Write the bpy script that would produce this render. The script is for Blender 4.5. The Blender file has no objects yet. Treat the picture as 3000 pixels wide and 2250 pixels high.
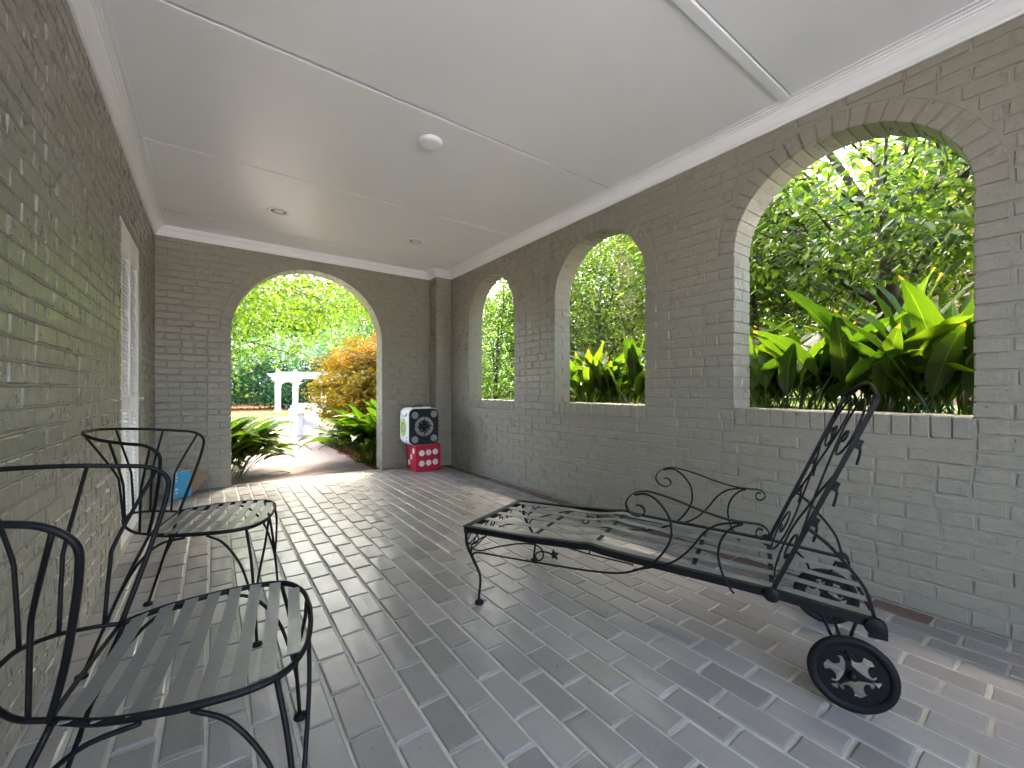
import bpy, math, random
import numpy as np
from mathutils import Vector, Matrix
R = math.radians
PI = math.pi
rng = np.random.default_rng(7)
random.seed(7)
scene = bpy.context.scene
C = scene.collection

# ---------------------------------------------------------------- camera, sky, sun, exposure
YAW = math.atan2(.585, .811)
SY, CY = math.sin(YAW), math.cos(YAW)
cam_d = bpy.data.cameras.new('camera')
cam = bpy.data.objects.new('camera', cam_d)
C.objects.link(cam)
cam.location = (0, 0, 1.0)
cam.rotation_euler = (R(90), 0, -YAW)
cam_d.sensor_width = 36
cam_d.lens = 36 * 1216.6 / 3000
cam_d.shift_y = .0061
cam_d.clip_start = .02
cam_d.clip_end = 500
scene.camera = cam

SUN_EL, SUN_AZ = 54, 27          # azimuth measured from +Y towards +X
world = bpy.data.worlds.new('World')
scene.world = world
world.use_nodes = True
wn = world.node_tree.nodes
sky = wn.new('ShaderNodeTexSky')
sky.sky_type = 'NISHITA'
sky.sun_disc = False
sky.sun_elevation = R(SUN_EL)
sky.sun_rotation = R(SUN_AZ)
sky.air_density = 1.0
sky.dust_density = 6.0
sky.ozone_density = .65
world.node_tree.links.new(sky.outputs[0], wn['Background'].inputs[0])
wn['Background'].inputs[1].default_value = .15
sun_d = bpy.data.lights.new('sun', 'SUN')
sun_d.energy = 1.1
sun_d.angle = R(12)
sun_d.color = (1, .95, .87)
sun = bpy.data.objects.new('sun', sun_d)
C.objects.link(sun)
sdir = Vector((math.sin(R(SUN_AZ)) * math.cos(R(SUN_EL)), math.cos(R(SUN_AZ)) * math.cos(R(SUN_EL)), math.sin(R(SUN_EL))))
sun.rotation_euler = (-sdir).to_track_quat('-Z', 'Y').to_euler()
scene.view_settings.view_transform = 'Standard'
scene.view_settings.look = 'None'
scene.view_settings.exposure = 4.68
scene.view_settings.gamma = 1.0
scene.view_settings.use_curve_mapping = False
scene.cycles.use_denoising = True
scene.cycles.max_bounces = 12
scene.cycles.diffuse_bounces = 8
scene.cycles.glossy_bounces = 4
scene.cycles.transmission_bounces = 4
scene.cycles.transparent_max_bounces = 4
scene.cycles.sample_clamp_indirect = 6

# ---------------------------------------------------------------- helpers
def tag(o, label=None, cat=None, group=None, kind=None):
    if label: o['label'] = label
    if cat: o['category'] = cat
    if group: o['group'] = group
    if kind: o['kind'] = kind
    return o

def empty(name, loc=(0, 0, 0), rz=0, parent=None):
    o = bpy.data.objects.new(name, None)
    C.objects.link(o)
    o.location = loc
    o.rotation_euler = (0, 0, rz)
    o.empty_display_size = .1
    if parent: o.parent = parent
    return o

def put(name, me, parent=None, loc=(0, 0, 0), rot=(0, 0, 0), scale=(1, 1, 1)):
    o = bpy.data.objects.new(name, me)
    C.objects.link(o)
    o.location = loc
    o.rotation_euler = rot
    o.scale = scale
    if parent: o.parent = parent
    return o

def copy_tree(o, parent=None):
    c = o.copy()
    C.objects.link(c)
    c.parent = parent
    for ch in list(o.children):
        copy_tree(ch, c)
    return c

def mesh_np(name, V, F, mat, smooth=False):
    """V (n,3); F (m,k) array of equal sized faces, or list of lists"""
    me = bpy.data.meshes.new(name)
    V = np.asarray(V, dtype=np.float32)
    if isinstance(F, np.ndarray):
        m, k = F.shape
        me.vertices.add(len(V)); me.vertices.foreach_set('co', V.ravel())
        me.loops.add(m * k); me.loops.foreach_set('vertex_index', F.astype(np.int32).ravel())
        me.polygons.add(m)
        me.polygons.foreach_set('loop_start', np.arange(0, m * k, k, dtype=np.int32))
        me.polygons.foreach_set('loop_total', np.full(m, k, dtype=np.int32))
    else:
        me.from_pydata([tuple(v) for v in V], [], F)
    if mat: me.materials.append(mat)
    me.update(calc_edges=True)
    me.validate()
    if smooth:
        me.polygons.foreach_set('use_smooth', np.ones(len(me.polygons), dtype=bool))
    return me

def catmull(P, n=6):
    P = [np.array(p, float) for p in P]
    if len(P) < 3: return P
    out = []
    Q = [2 * P[0] - P[1]] + P + [2 * P[-1] - P[-2]]
    for i in range(1, len(Q) - 2):
        a, b, c, d = Q[i - 1:i + 3]
        for j in range(n):
            t = j / n
            out.append(.5 * ((2 * b) + (c - a) * t + (2 * a - 5 * b + 4 * c - d) * t * t + (3 * b - a - 3 * c + d) * t ** 3))
    out.append(P[-1])
    return out

class MB:
    def __init__(self): self.v = []; self.f = []
    def add(self, V, F):
        k = len(self.v)
        self.v += [tuple(map(float, p)) for p in V]
        self.f += [[k + i for i in q] for q in F]
        return self
    def box(self, lo, hi, M=None, ch=0):
        x0, y0, z0 = lo; x1, y1, z1 = hi
        if ch == 0:
            V = [(x, y, z) for z in (z0, z1) for y in (y0, y1) for x in (x0, x1)]
            F = [[0, 2, 3, 1], [4, 5, 7, 6], [0, 1, 5, 4], [2, 6, 7, 3], [0, 4, 6, 2], [1, 3, 7, 5]]
        else:
            V = []; idx = {}
            X = (x0, x1); Y = (y0, y1); Z = (z0, z1)
            for i in (0, 1):
                for j in (0, 1):
                    for k in (0, 1):
                        sx = ch if i == 0 else -ch; sy = ch if j == 0 else -ch; sz = ch if k == 0 else -ch
                        idx[i, j, k, 0] = len(V); V.append((X[i], Y[j] + sy, Z[k] + sz))
                        idx[i, j, k, 1] = len(V); V.append((X[i] + sx, Y[j], Z[k] + sz))
                        idx[i, j, k, 2] = len(V); V.append((X[i] + sx, Y[j] + sy, Z[k]))
            F = []
            def q(a, b, c, d): F.append([idx[a], idx[b], idx[c], idx[d]])
            q((0,0,0,0),(0,0,1,0),(0,1,1,0),(0,1,0,0)); q((1,0,0,0),(1,1,0,0),(1,1,1,0),(1,0,1,0))
            q((0,0,0,1),(1,0,0,1),(1,0,1,1),(0,0,1,1)); q((0,1,0,1),(0,1,1,1),(1,1,1,1),(1,1,0,1))
            q((0,0,0,2),(0,1,0,2),(1,1,0,2),(1,0,0,2)); q((0,0,1,2),(1,0,1,2),(1,1,1,2),(0,1,1,2))
            for i in (0, 1):
                for j in (0, 1): q((i,j,0,0),(i,j,1,0),(i,j,1,1),(i,j,0,1))
                for k in (0, 1): q((i,0,k,0),(i,1,k,0),(i,1,k,2),(i,0,k,2))
            for j in (0, 1):
                for k in (0, 1): q((0,j,k,1),(1,j,k,1),(1,j,k,2),(0,j,k,2))
            for i in (0, 1):
                for j in (0, 1):
                    for k in (0, 1): F.append([idx[i,j,k,0], idx[i,j,k,1], idx[i,j,k,2]])
        if M is not None: V = [M @ Vector(p) for p in V]
        return self.add(V, F)
    def tube(self, P, r, n=8, sm=6, cap=True):
        P = catmull(P, sm) if sm > 1 else [np.array(p, float) for p in P]
        m = len(P)
        rr = r if hasattr(r, '__len__') else None
        T = [P[min(i + 1, m - 1)] - P[max(i - 1, 0)] for i in range(m)]
        T = [t / (np.linalg.norm(t) + 1e-12) for t in T]
        u = np.cross(T[0], [0, 0, 1.]) if abs(T[0][2]) < .9 else np.cross(T[0], [1., 0, 0])
        V = []; F = []
        for i in range(m):
            u = u - T[i] * np.dot(u, T[i]); u = u / (np.linalg.norm(u) + 1e-12)
            w = np.cross(T[i], u)
            ri = np.interp(i / (m - 1), np.linspace(0, 1, len(rr)), rr) if rr is not None else r
            for k in range(n):
                a = 2 * PI * k / n
                V.append(P[i] + ri * (math.cos(a) * u + math.sin(a) * w))
        for i in range(m - 1):
            for k in range(n):
                F.append([i * n + k, i * n + (k + 1) % n, (i + 1) * n + (k + 1) % n, (i + 1) * n + k])
        if cap:
            F.append(list(range(n))[::-1]); F.append([(m - 1) * n + k for k in range(n)])
        return self.add(V, F)
    def bar(self, P, side, w, t, sm=4):
        """flat bar swept along P: w along the side vector, t across"""
        P = catmull(P, sm) if sm > 1 else [np.array(p, float) for p in P]
        m = len(P); side = np.array(side, float)
        V = []; F = []
        for i in range(m):
            T = P[min(i + 1, m - 1)] - P[max(i - 1, 0)]
            nn = np.cross(T, side); nn /= (np.linalg.norm(nn) + 1e-12)
            for a, b in ((-1, -1), (1, -1), (1, 1), (-1, 1)):
                V.append(P[i] + side * a * w / 2 + nn * b * t / 2)
        for i in range(m - 1):
            for k in range(4):
                F.append([i * 4 + k, i * 4 + (k + 1) % 4, (i + 1) * 4 + (k + 1) % 4, (i + 1) * 4 + k])
        F.append([3, 2, 1, 0]); F.append([(m - 1) * 4 + k for k in range(4)])
        return self.add(V, F)
    def lathe(self, prof, n=24, M=None):
        V = []; F = []
        for r, z in prof:
            for k in range(n):
                a = 2 * PI * k / n; V.append((r * math.cos(a), r * math.sin(a), z))
        for i in range(len(prof) - 1):
            for k in range(n):
                F.append([i * n + k, i * n + (k + 1) % n, (i + 1) * n + (k + 1) % n, (i + 1) * n + k])
        F.append([k for k in range(n)][::-1]); F.append([(len(prof) - 1) * n + k for k in range(n)])
        if M is not None: V = [M @ Vector(p) for p in V]
        return self.add(V, F)
    def prism(self, poly, h0, h1, M=None):
        """poly in local XY, extruded along Z"""
        n = len(poly)
        V = [(x, y, h0) for x, y in poly] + [(x, y, h1) for x, y in poly]
        F = [list(range(n))[::-1], [n + i for i in range(n)]] + [[i, (i + 1) % n, n + (i + 1) % n, n + i] for i in range(n)]
        if M is not None: V = [M @ Vector(p) for p in V]
        return self.add(V, F)
    def mesh(self, name, mat, smooth=False):
        return mesh_np(name, self.v, self.f, mat, smooth)
    def build(self, name, mat, parent=None, smooth=False, loc=(0, 0, 0), rot=(0, 0, 0)):
        return put(name, self.mesh(name, mat, smooth), parent, loc, rot)

# ---------------------------------------------------------------- materials
class NT:
    def __init__(self, name):
        self.m = bpy.data.materials.new(name); self.m.use_nodes = True
        self.t = self.m.node_tree; self.n = self.t.nodes; self.l = self.t.links
        self.b = self.n['Principled BSDF']; self.out = self.n['Material Output']
    def new(self, ty, **kw):
        x = self.n.new(ty)
        for k, v in kw.items(): setattr(x, k, v)
        return x
    def pos(self):
        return self.new('ShaderNodeNewGeometry').outputs['Position']
    def noise(self, vec, scale, detail=4, rough=.6, stretch=None):
        if stretch:
            mp = self.new('ShaderNodeMapping'); mp.inputs['Scale'].default_value = stretch
            self.l.new(vec, mp.inputs[0]); vec = mp.outputs[0]
        x = self.new('ShaderNodeTexNoise'); x.inputs['Scale'].default_value = scale
        x.inputs['Detail'].default_value = detail; x.inputs['Roughness'].default_value = rough
        self.l.new(vec, x.inputs['Vector']); return x.outputs['Fac']
    def ramp(self, fac, stops):
        x = self.new('ShaderNodeValToRGB'); e = x.color_ramp.elements
        while len(e) < len(stops): e.new(.5)
        for i, (p, c) in enumerate(stops):
            e[i].position = p; e[i].color = (*c, 1) if len(c) == 3 else c
        self.l.new(fac, x.inputs[0]); return x.outputs[0]
    def mix(self, fac, a, b, mode='MIX'):
        x = self.new('ShaderNodeMix', data_type='RGBA', blend_type=mode)
        for s, v in ((0, fac), (6, a), (7, b)):
            if isinstance(v, (int, float)): x.inputs[s].default_value = v
            elif isinstance(v, tuple): x.inputs[s].default_value = (*v, 1)
            else: self.l.new(v, x.inputs[s])
        return x.outputs[2]
    def math(self, op, a, b=0.):
        x = self.new('ShaderNodeMath', operation=op)
        for i, v in enumerate((a, b)):
            if isinstance(v, (int, float)): x.inputs[i].default_value = v
            else: self.l.new(v, x.inputs[i])
        return x.outputs[0]
    def bump(self, h, strength=.3, dist=.01):
        x = self.new('ShaderNodeBump'); x.inputs['Strength'].default_value = strength
        x.inputs['Distance'].default_value = dist; self.l.new(h, x.inputs['Height'])
        self.l.new(x.outputs[0], self.b.inputs['Normal']); return x.outputs[0]
    def set(self, **kw):
        names = dict(col='Base Color', rough='Roughness', spec='Specular IOR Level', metal='Metallic', coat='Coat Weight')
        for k, v in kw.items():
            s = self.b.inputs[names[k]]
            if isinstance(v, tuple): s.default_value = (*v, 1)
            elif isinstance(v, (int, float)): s.default_value = v
            else: self.l.new(v, s)
        return self.m

def plain(name, col, rough=.5, spec=.5, metal=0, var=.12, scale=14, bump=0, bscale=60):
    t = NT(name); p = t.pos()
    n = t.noise(p, scale)
    c = t.mix(n, tuple(x * (1 - var) for x in col), tuple(min(1, x * (1 + var)) for x in col))
    if bump: t.bump(t.noise(p, bscale, 3), bump, .004)
    r = t.math('ADD', t.math('MULTIPLY', t.noise(p, scale * 2.3), .16), rough - .08)
    return t.set(col=c, rough=r, spec=spec, metal=metal)

def painted_brick(name, col, rough):
    t = NT(name); p = t.pos()
    oi = t.new('ShaderNodeObjectInfo')
    big = t.noise(p, 1.3, 3); mid = t.noise(p, 9, 5, .7)
    c = t.mix(big, tuple(x * .9 for x in col), tuple(x * 1.1 for x in col))
    c = t.mix(t.math('MULTIPLY', mid, .35), c, tuple(x * .82 for x in col))
    # small chips where the paint has come off
    chip = t.ramp(t.noise(p, 38, 2, .5), [(.0, (0, 0, 0)), (.725, (0, 0, 0)), (.745, (1, 1, 1))])
    c = t.mix(t.math('MULTIPLY', chip, .75), c, (.10, .065, .05))
    h = t.math('ADD', t.math('MULTIPLY', t.noise(p, 26, 4, .6), 1.0), t.math('MULTIPLY', t.noise(p, 120, 3, .6), .35))
    t.bump(h, .8, .007)
    r = t.math('ADD', t.math('MULTIPLY', mid, .25), rough - .12)
    return t.set(col=c, rough=r, spec=.5)

WALL = (.280, .260, .209)
M = {}
M['wall'] = painted_brick('painted_wall', WALL, .29)
M['mortar'] = painted_brick('painted_mortar', tuple(x * .97 for x in WALL), .48)
t = NT('white_ceiling_paint'); p = t.pos()
br_ = t.noise(p, 5, 4, .6, (1, 9, 1)); cl_ = t.noise(p, .9, 4)
t.bump(t.math('ADD', t.math('MULTIPLY', br_, .5), t.noise(p, 1.6, 2)), .10, .02)
M['white'] = t.set(col=t.mix(cl_, (.80, .81, .83), (.86, .87, .89)), rough=t.math('ADD', t.math('MULTIPLY', br_, .16), .24), spec=.5)
M['trim'] = plain('white_trim_paint', (.85, .855, .87), .4, .5, 0, .03, 5)
M['door'] = plain('white_door_paint', (.84, .84, .85), .42, .5, 0, .03, 6)
M['iron'] = plain('black_iron', (.006, .006, .0065), .5, .18, 0, .5, 40, .25, 150)
M['strap'] = plain('grey_strap_sheen', (.155, .155, .145), .36, .6, 0, .18, 22, .2, 60)  # grey stands in for the ceiling's reflection on black slats
M['steel'] = plain('dull_steel', (.45, .44, .42), .4, .5, .8)
M['rubber'] = plain('black_rubber', (.007, .007, .007), .6, .2, 0, .3)
M['red'] = plain('red_foam', (.50, .012, .04), .55, .4, 0, .12, 18)
M['pip'] = plain('white_pip', (.74, .74, .70), .5, .4, 0, .05)
M['foam_black'] = plain('black_foam', (.016, .016, .017), .7, .3, 0, .5, 25, .4, 70)
M['foam_white'] = plain('white_target_cover', (.76, .76, .78), .5, .4, 0, .05, 12, .15, 25)
M['foam_grey'] = plain('grey_target_print', (.27, .27, .265), .7, .3, 0, .35, 30, .3, 80)
M['lime'] = plain('lime_print', (.42, .58, .10), .55, .4, 0, .2, 30)
M['greyblue'] = plain('grey_blue_print', (.16, .18, .24), .6, .4, 0, .3, 40)
M['palegreen'] = plain('pale_green_print', (.50, .66, .34), .6, .4, 0, .15, 40)
M['blue'] = plain('blue_print', (.06, .36, .62), .4, .5, 0, .12, 8)
M['paleprint'] = plain('pale_print', (.55, .72, .78), .45, .5)
M['coral'] = plain('coral_print', (.78, .25, .22), .45, .5)
M['wrap'] = plain('white_wrapper', (.66, .65, .65), .4, .5, 0, .08, 9, .3, 14)
M['card'] = plain('brown_cardboard', (.33, .22, .135), .7, .3, 0, .12, 6)
M['lens'] = plain('frosted_lens', (.8, .8, .8), .3, .5, 0, .02)
M['baffle'] = plain('grey_baffle', (.42, .42, .42), .5, .4, 0, .04)
M['bark'] = plain('dark_bark', (.055, .042, .032), .85, .2, 0, .45, 20, .8, 45)
M['redbark'] = plain('reddish_pine_bark', (.16, .09, .06), .85, .2, 0, .4, 16, .9, 30)
M['white_wood'] = plain('white_garden_paint', (.60, .59, .575), .45, .5, 0, .05, 6)

def paver_mat(name, base, dark, rough):
    t = NT(name); p = t.pos()
    isl = t.new('ShaderNodeNewGeometry').outputs['Random Per Island']
    oi = t.new('ShaderNodeObjectInfo').outputs['Random']
    rnd = t.math('FRACT', t.math('ADD', isl, oi))
    c = t.ramp(rnd, [(0, dark), (.35, tuple((a + b) / 2 for a, b in zip(base, dark))), (.7, base), (1, (base[0] * 1.02, base[1] * .98, base[2] * 1.0))])
    smear = t.noise(p, 7, 5, .65, (1, .45, 1))
    c = t.mix(t.math('MULTIPLY', smear, .6), c, tuple(x * .72 for x in dark))
    worn = t.ramp(t.noise(p, 2.2, 4, .7), [(.6, (0, 0, 0)), (.75, (1, 1, 1))])
    c = t.mix(t.math('MULTIPLY', worn, .45), c, (.15, .12, .10))
    c = t.mix(t.math('MULTIPLY', t.ramp(t.noise(p, 55, 3, .7), [(.58, (0, 0, 0)), (.72, (1, 1, 1))]), .3), c, (.40, .38, .35))
    h = t.math('ADD', t.noise(p, 22, 4, .6), t.math('MULTIPLY', t.noise(p, 130, 2), .2))
    t.bump(h, .35, .004)
    r = t.math('ADD', t.math('MULTIPLY', smear, .28), rough - .14)
    return t.set(col=c, rough=r, spec=.5)
M['paver'] = paver_mat('grey_paver', (.335, .311, .287), (.228, .209, .190), .33)
M['paver_brown'] = paver_mat('brown_paver', (.17, .105, .08), (.10, .066, .052), .5)
t = NT('floor_joint_mortar'); p = t.pos()
c = t.ramp(t.noise(p, 11, 5, .7), [(.25, (.36, .345, .29)), (.6, (.53, .505, .43)), (.8, (.60, .575, .50))])
t.bump(t.noise(p, 90, 4), .5, .004)
M['joint'] = t.set(col=c, rough=.7, spec=.3)

def ground_mat():
    t = NT('garden_soil'); p = t.pos()
    c = t.ramp(t.noise(p, 9, 6, .75), [(.25, (.03, .02, .012)), (.5, (.075, .05, .03)), (.75, (.14, .095, .055))])
    t.bump(t.noise(p, 40, 5, .7), .9, .03)
    return t.set(col=c, rough=.9, spec=.2)
M['soil'] = ground_mat()
t = NT('lawn_ground'); p = t.pos()
c = t.ramp(t.noise(p, 25, 6, .8), [(.25, (.04, .065, .008)), (.6, (.075, .10, .012)), (.8, (.10, .12, .02))])
t.bump(t.noise(p, 90, 4), .9, .03)
M['lawn'] = t.set(col=c, rough=.9, spec=.2)
t = NT('pine_straw_ground'); p = t.pos()
c = t.ramp(t.noise(p, 26, 6, .8), [(.2, (.06, .022, .008)), (.5, (.15, .055, .015)), (.8, (.22, .095, .03))])
t.bump(t.noise(p, 70, 4), .9, .03)
M['straw'] = t.set(col=c, rough=.85, spec=.2)
t = NT('path_concrete'); p = t.pos()
c = t.ramp(t.noise(p, 1.7, 6, .65), [(.25, (.12, .085, .070)), (.55, (.165, .120, .100)), (.8, (.19, .145, .122))])
c = t.mix(t.math('MULTIPLY', t.ramp(t.noise(p, 60, 3, .7), [(.5, (0, 0, 0)), (.8, (1, 1, 1))]), .4), c, (.22, .17, .14))
t.bump(t.noise(p, 180, 3), .3, .003)
M['path'] = t.set(col=c, rough=.8, spec=.3)
t = NT('pink_house_brick'); p = t.pos()
isl = t.new('ShaderNodeNewGeometry').outputs['Random Per Island']
c = t.ramp(isl, [(0, (.30, .12, .09)), (.5, (.40, .19, .15)), (1, (.48, .27, .22))])
M['house_brick'] = t.set(col=c, rough=.85, spec=.2)

def leaf_mat(name, stops, trans, tcol, rough=.35, spec=.5, zmix=None, vein=False):
    t = NT(name); p = t.pos()
    g = t.new('ShaderNodeNewGeometry')
    oi = t.new('ShaderNodeObjectInfo').outputs['Random']
    rnd = t.math('FRACT', t.math('ADD', g.outputs['Random Per Island'], oi))
    clump = t.noise(p, 1.6, 3)
    f = t.math('ADD', t.math('MULTIPLY', rnd, .6), t.math('MULTIPLY', clump, .4))
    c = t.ramp(f, stops)
    if zmix:
        z0, z1, col = zmix
        sx = t.new('ShaderNodeSeparateXYZ'); t.l.new(p, sx.inputs[0])
        zz = t.math('DIVIDE', t.math('SUBTRACT', t.math('ADD', sx.outputs[2], t.math('MULTIPLY', clump, .9)), z0), z1 - z0)
        c = t.mix(t.ramp(zz, [(0, (0, 0, 0)), (1, (1, 1, 1))]), c, col)
    if vein:
        uv = t.new('ShaderNodeUVMap'); uv.uv_map = 'UVMap'
        sx = t.new('ShaderNodeSeparateXYZ'); t.l.new(uv.outputs[0], sx.inputs[0])
        vn = t.math('SINE', t.math('MULTIPLY', sx.outputs[0], 95.))
        str_ = t.noise(uv.outputs[0], 5, 3, .5, (14, .6, 1))
        c = t.mix(t.math('MULTIPLY', str_, .5), c, tuple(x * .5 for x in stops[0][1]))
        rib = t.math('LESS_THAN', t.math('ABSOLUTE', t.math('SUBTRACT', sx.outputs[0], .5)), .018)
        c = t.mix(t.math('MULTIPLY', rib, .6), c, tuple(min(1, x * 1.8) for x in stops[-1][1]))
        # dry yellow tips
        tip = t.math('MULTIPLY', t.math('GREATER_THAN', t.math('ADD', sx.outputs[1], t.math('MULTIPLY', rnd, .12)), 1.03), .8)
        c = t.mix(tip, c, (.30, .17, .04))
        t.bump(t.math('ADD', t.math('MULTIPLY', vn, .35), t.math('MULTIPLY', str_, 1.5)), .35, .004)
    t.set(col=c, rough=rough, spec=spec)
    tr = t.new('ShaderNodeBsdfTranslucent')
    tc = t.mix(1.0, c, tcol, 'MULTIPLY')
    t.l.new(tc, tr.inputs[0])
    mx = t.new('ShaderNodeMixShader'); mx.inputs[0].default_value = trans
    t.l.new(t.b.outputs[0], mx.inputs[1]); t.l.new(tr.outputs[0], mx.inputs[2])
    t.l.new(mx.outputs[0], t.out.inputs[0])
    return t.m
M['camellia'] = leaf_mat('camellia_leaf', [(.15, (.0162, .0378, .0081)), (.5, (.0495, .0945, .0126)), (.85, (.1170, .1800, .0198))], .5, (2.2, 2.1, .9), .28)
M['shrub'] = leaf_mat('light_shrub_leaf', [(.15, (.0240, .0480, .0072)), (.5, (.0560, .0960, .0104)), (.85, (.1200, .1600, .0200))], .5, (1.9, 1.9, .9), .32)
M['laurel'] = leaf_mat('dense_green_leaf', [(.15, (.0202, .0504, .0079)), (.5, (.0504, .1044, .0130)), (.85, (.1044, .1692, .0216))], .5, (1.9, 1.9, .9), .3)
M['holly'] = leaf_mat('blue_green_leaf', [(.15, (.0180, .0585, .0252)), (.5, (.0378, .1080, .0414)), (.85, (.0765, .1620, .0540))], .45, (1.8, 2.0, 1.4), .35)
M['yellowgreen'] = leaf_mat('yellow_green_leaf', [(.15, (.0340, .0723, .0034)), (.5, (.0638, .1148, .0051)), (.85, (.1105, .1530, .0076))], .55, (1.7, 1.8, .7), .4)
M['midgreen'] = leaf_mat('fresh_green_leaf', [(.15, (.0170, .0493, .0068)), (.5, (.0382, .0892, .0102)), (.85, (.0723, .1318, .0153))], .5, (1.7, 1.9, 1.0), .4)
M['maple'] = leaf_mat('maple_leaf', [(.15, (.0850, .0850, .0051)), (.5, (.1700, .1403, .0068)), (.85, (.2295, .1360, .0068))], .45, (1.7, 1.4, .7), .6, .15, (1.75, 2.9, (.30, .095, .009)))
M['aspidistra'] = leaf_mat('broad_leaf', [(.1, (.0172, .0484, .0070)), (.5, (.0429, .0897, .0086)), (.9, (.0936, .1482, .0101))], .45, (2.4, 2.3, .6), .3, .5, None, True)
M['dead'] = leaf_mat('dry_leaf', [(.1, (.10, .05, .02)), (.5, (.22, .12, .05)), (.9, (.32, .2, .09))], .2, (1.2, 1.2, 1), .7, .2)
M['freshfall'] = plain('green_fallen_leaf', (.06, .2, .05), .5)

# ---------------------------------------------------------------- screen size estimate (which pieces are kept as single objects)
def screen(P):
    P = np.asarray(P, float)
    w = SY * P[..., 0] + CY * P[..., 1]
    w = np.where(w < .05, .05, w)
    d = (CY * P[..., 0] - SY * P[..., 1]) / w
    return 1500 + 1216.6 * d, 1143.3 - 1216.6 * (P[..., 2] - 1) / w, w
def shown(corners):
    """approximate pixel area of a quad inside the frame"""
    P = np.asarray(corners, float)
    if (SY * P[:, 0] + CY * P[:, 1]).min() < .06: return 0
    x, y, w = screen(P)
    cx, cy = x.mean(), y.mean()
    if cx < -30 or cx > 3030 or cy < -30 or cy > 2280: return 0
    return .5 * abs(sum(x[i] * y[(i + 1) % 4] - x[(i + 1) % 4] * y[i] for i in range(4)))

# ---------------------------------------------------------------- room sizes
XL, XR, YB, HC, YN = -.45, 2.60, 5.20, 2.57, -1.4
ZT = 2.60
BH, BM = .0585, .0677          # brick height and course
REC = .0058                      # mortar recess

def brick_variants(L, mat, n, seed, h=BH, depth=.03):
    """face of the brick looks towards local +Y, top at y=0"""
    r = np.random.default_rng(seed); out = []
    for i in range(n):
        j = lambda s: r.uniform(-s, s)
        hx, hz = L / 2, h / 2
        c = .003 + r.uniform(0, .003)
        ring0, ring1, ring2 = [], [], []
        pts = [(-1, -1), (-.33, -1), (.33, -1), (1, -1), (1, 1), (.33, 1), (-.33, 1), (-1, 1)]
        for a, b in pts:
            ex = a * hx + j(.0022); ez = b * hz + j(.0018)
            ring0.append((ex, -depth, ez)); ring1.append((ex, -.0045 + j(.001), ez))
            ring2.append((a * (hx - c) + j(.002), j(.0016), b * (hz - c) + j(.0014)))
        V = ring0 + ring1 + ring2
        F = []
        for k in range(8):
            k2 = (k + 1) % 8
            F.append([k, k2, 8 + k2, 8 + k]); F.append([8 + k, 8 + k2, 16 + k2, 16 + k])
        F += [[16, 17, 22, 23], [17, 18, 21, 22], [18, 19, 20, 21]]
        out.append(mesh_np('brick', V, F, mat, False))
    return out

def ell(uc, z0, a, b, th): return uc + a * math.cos(th), z0 + b * math.sin(th)

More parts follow.
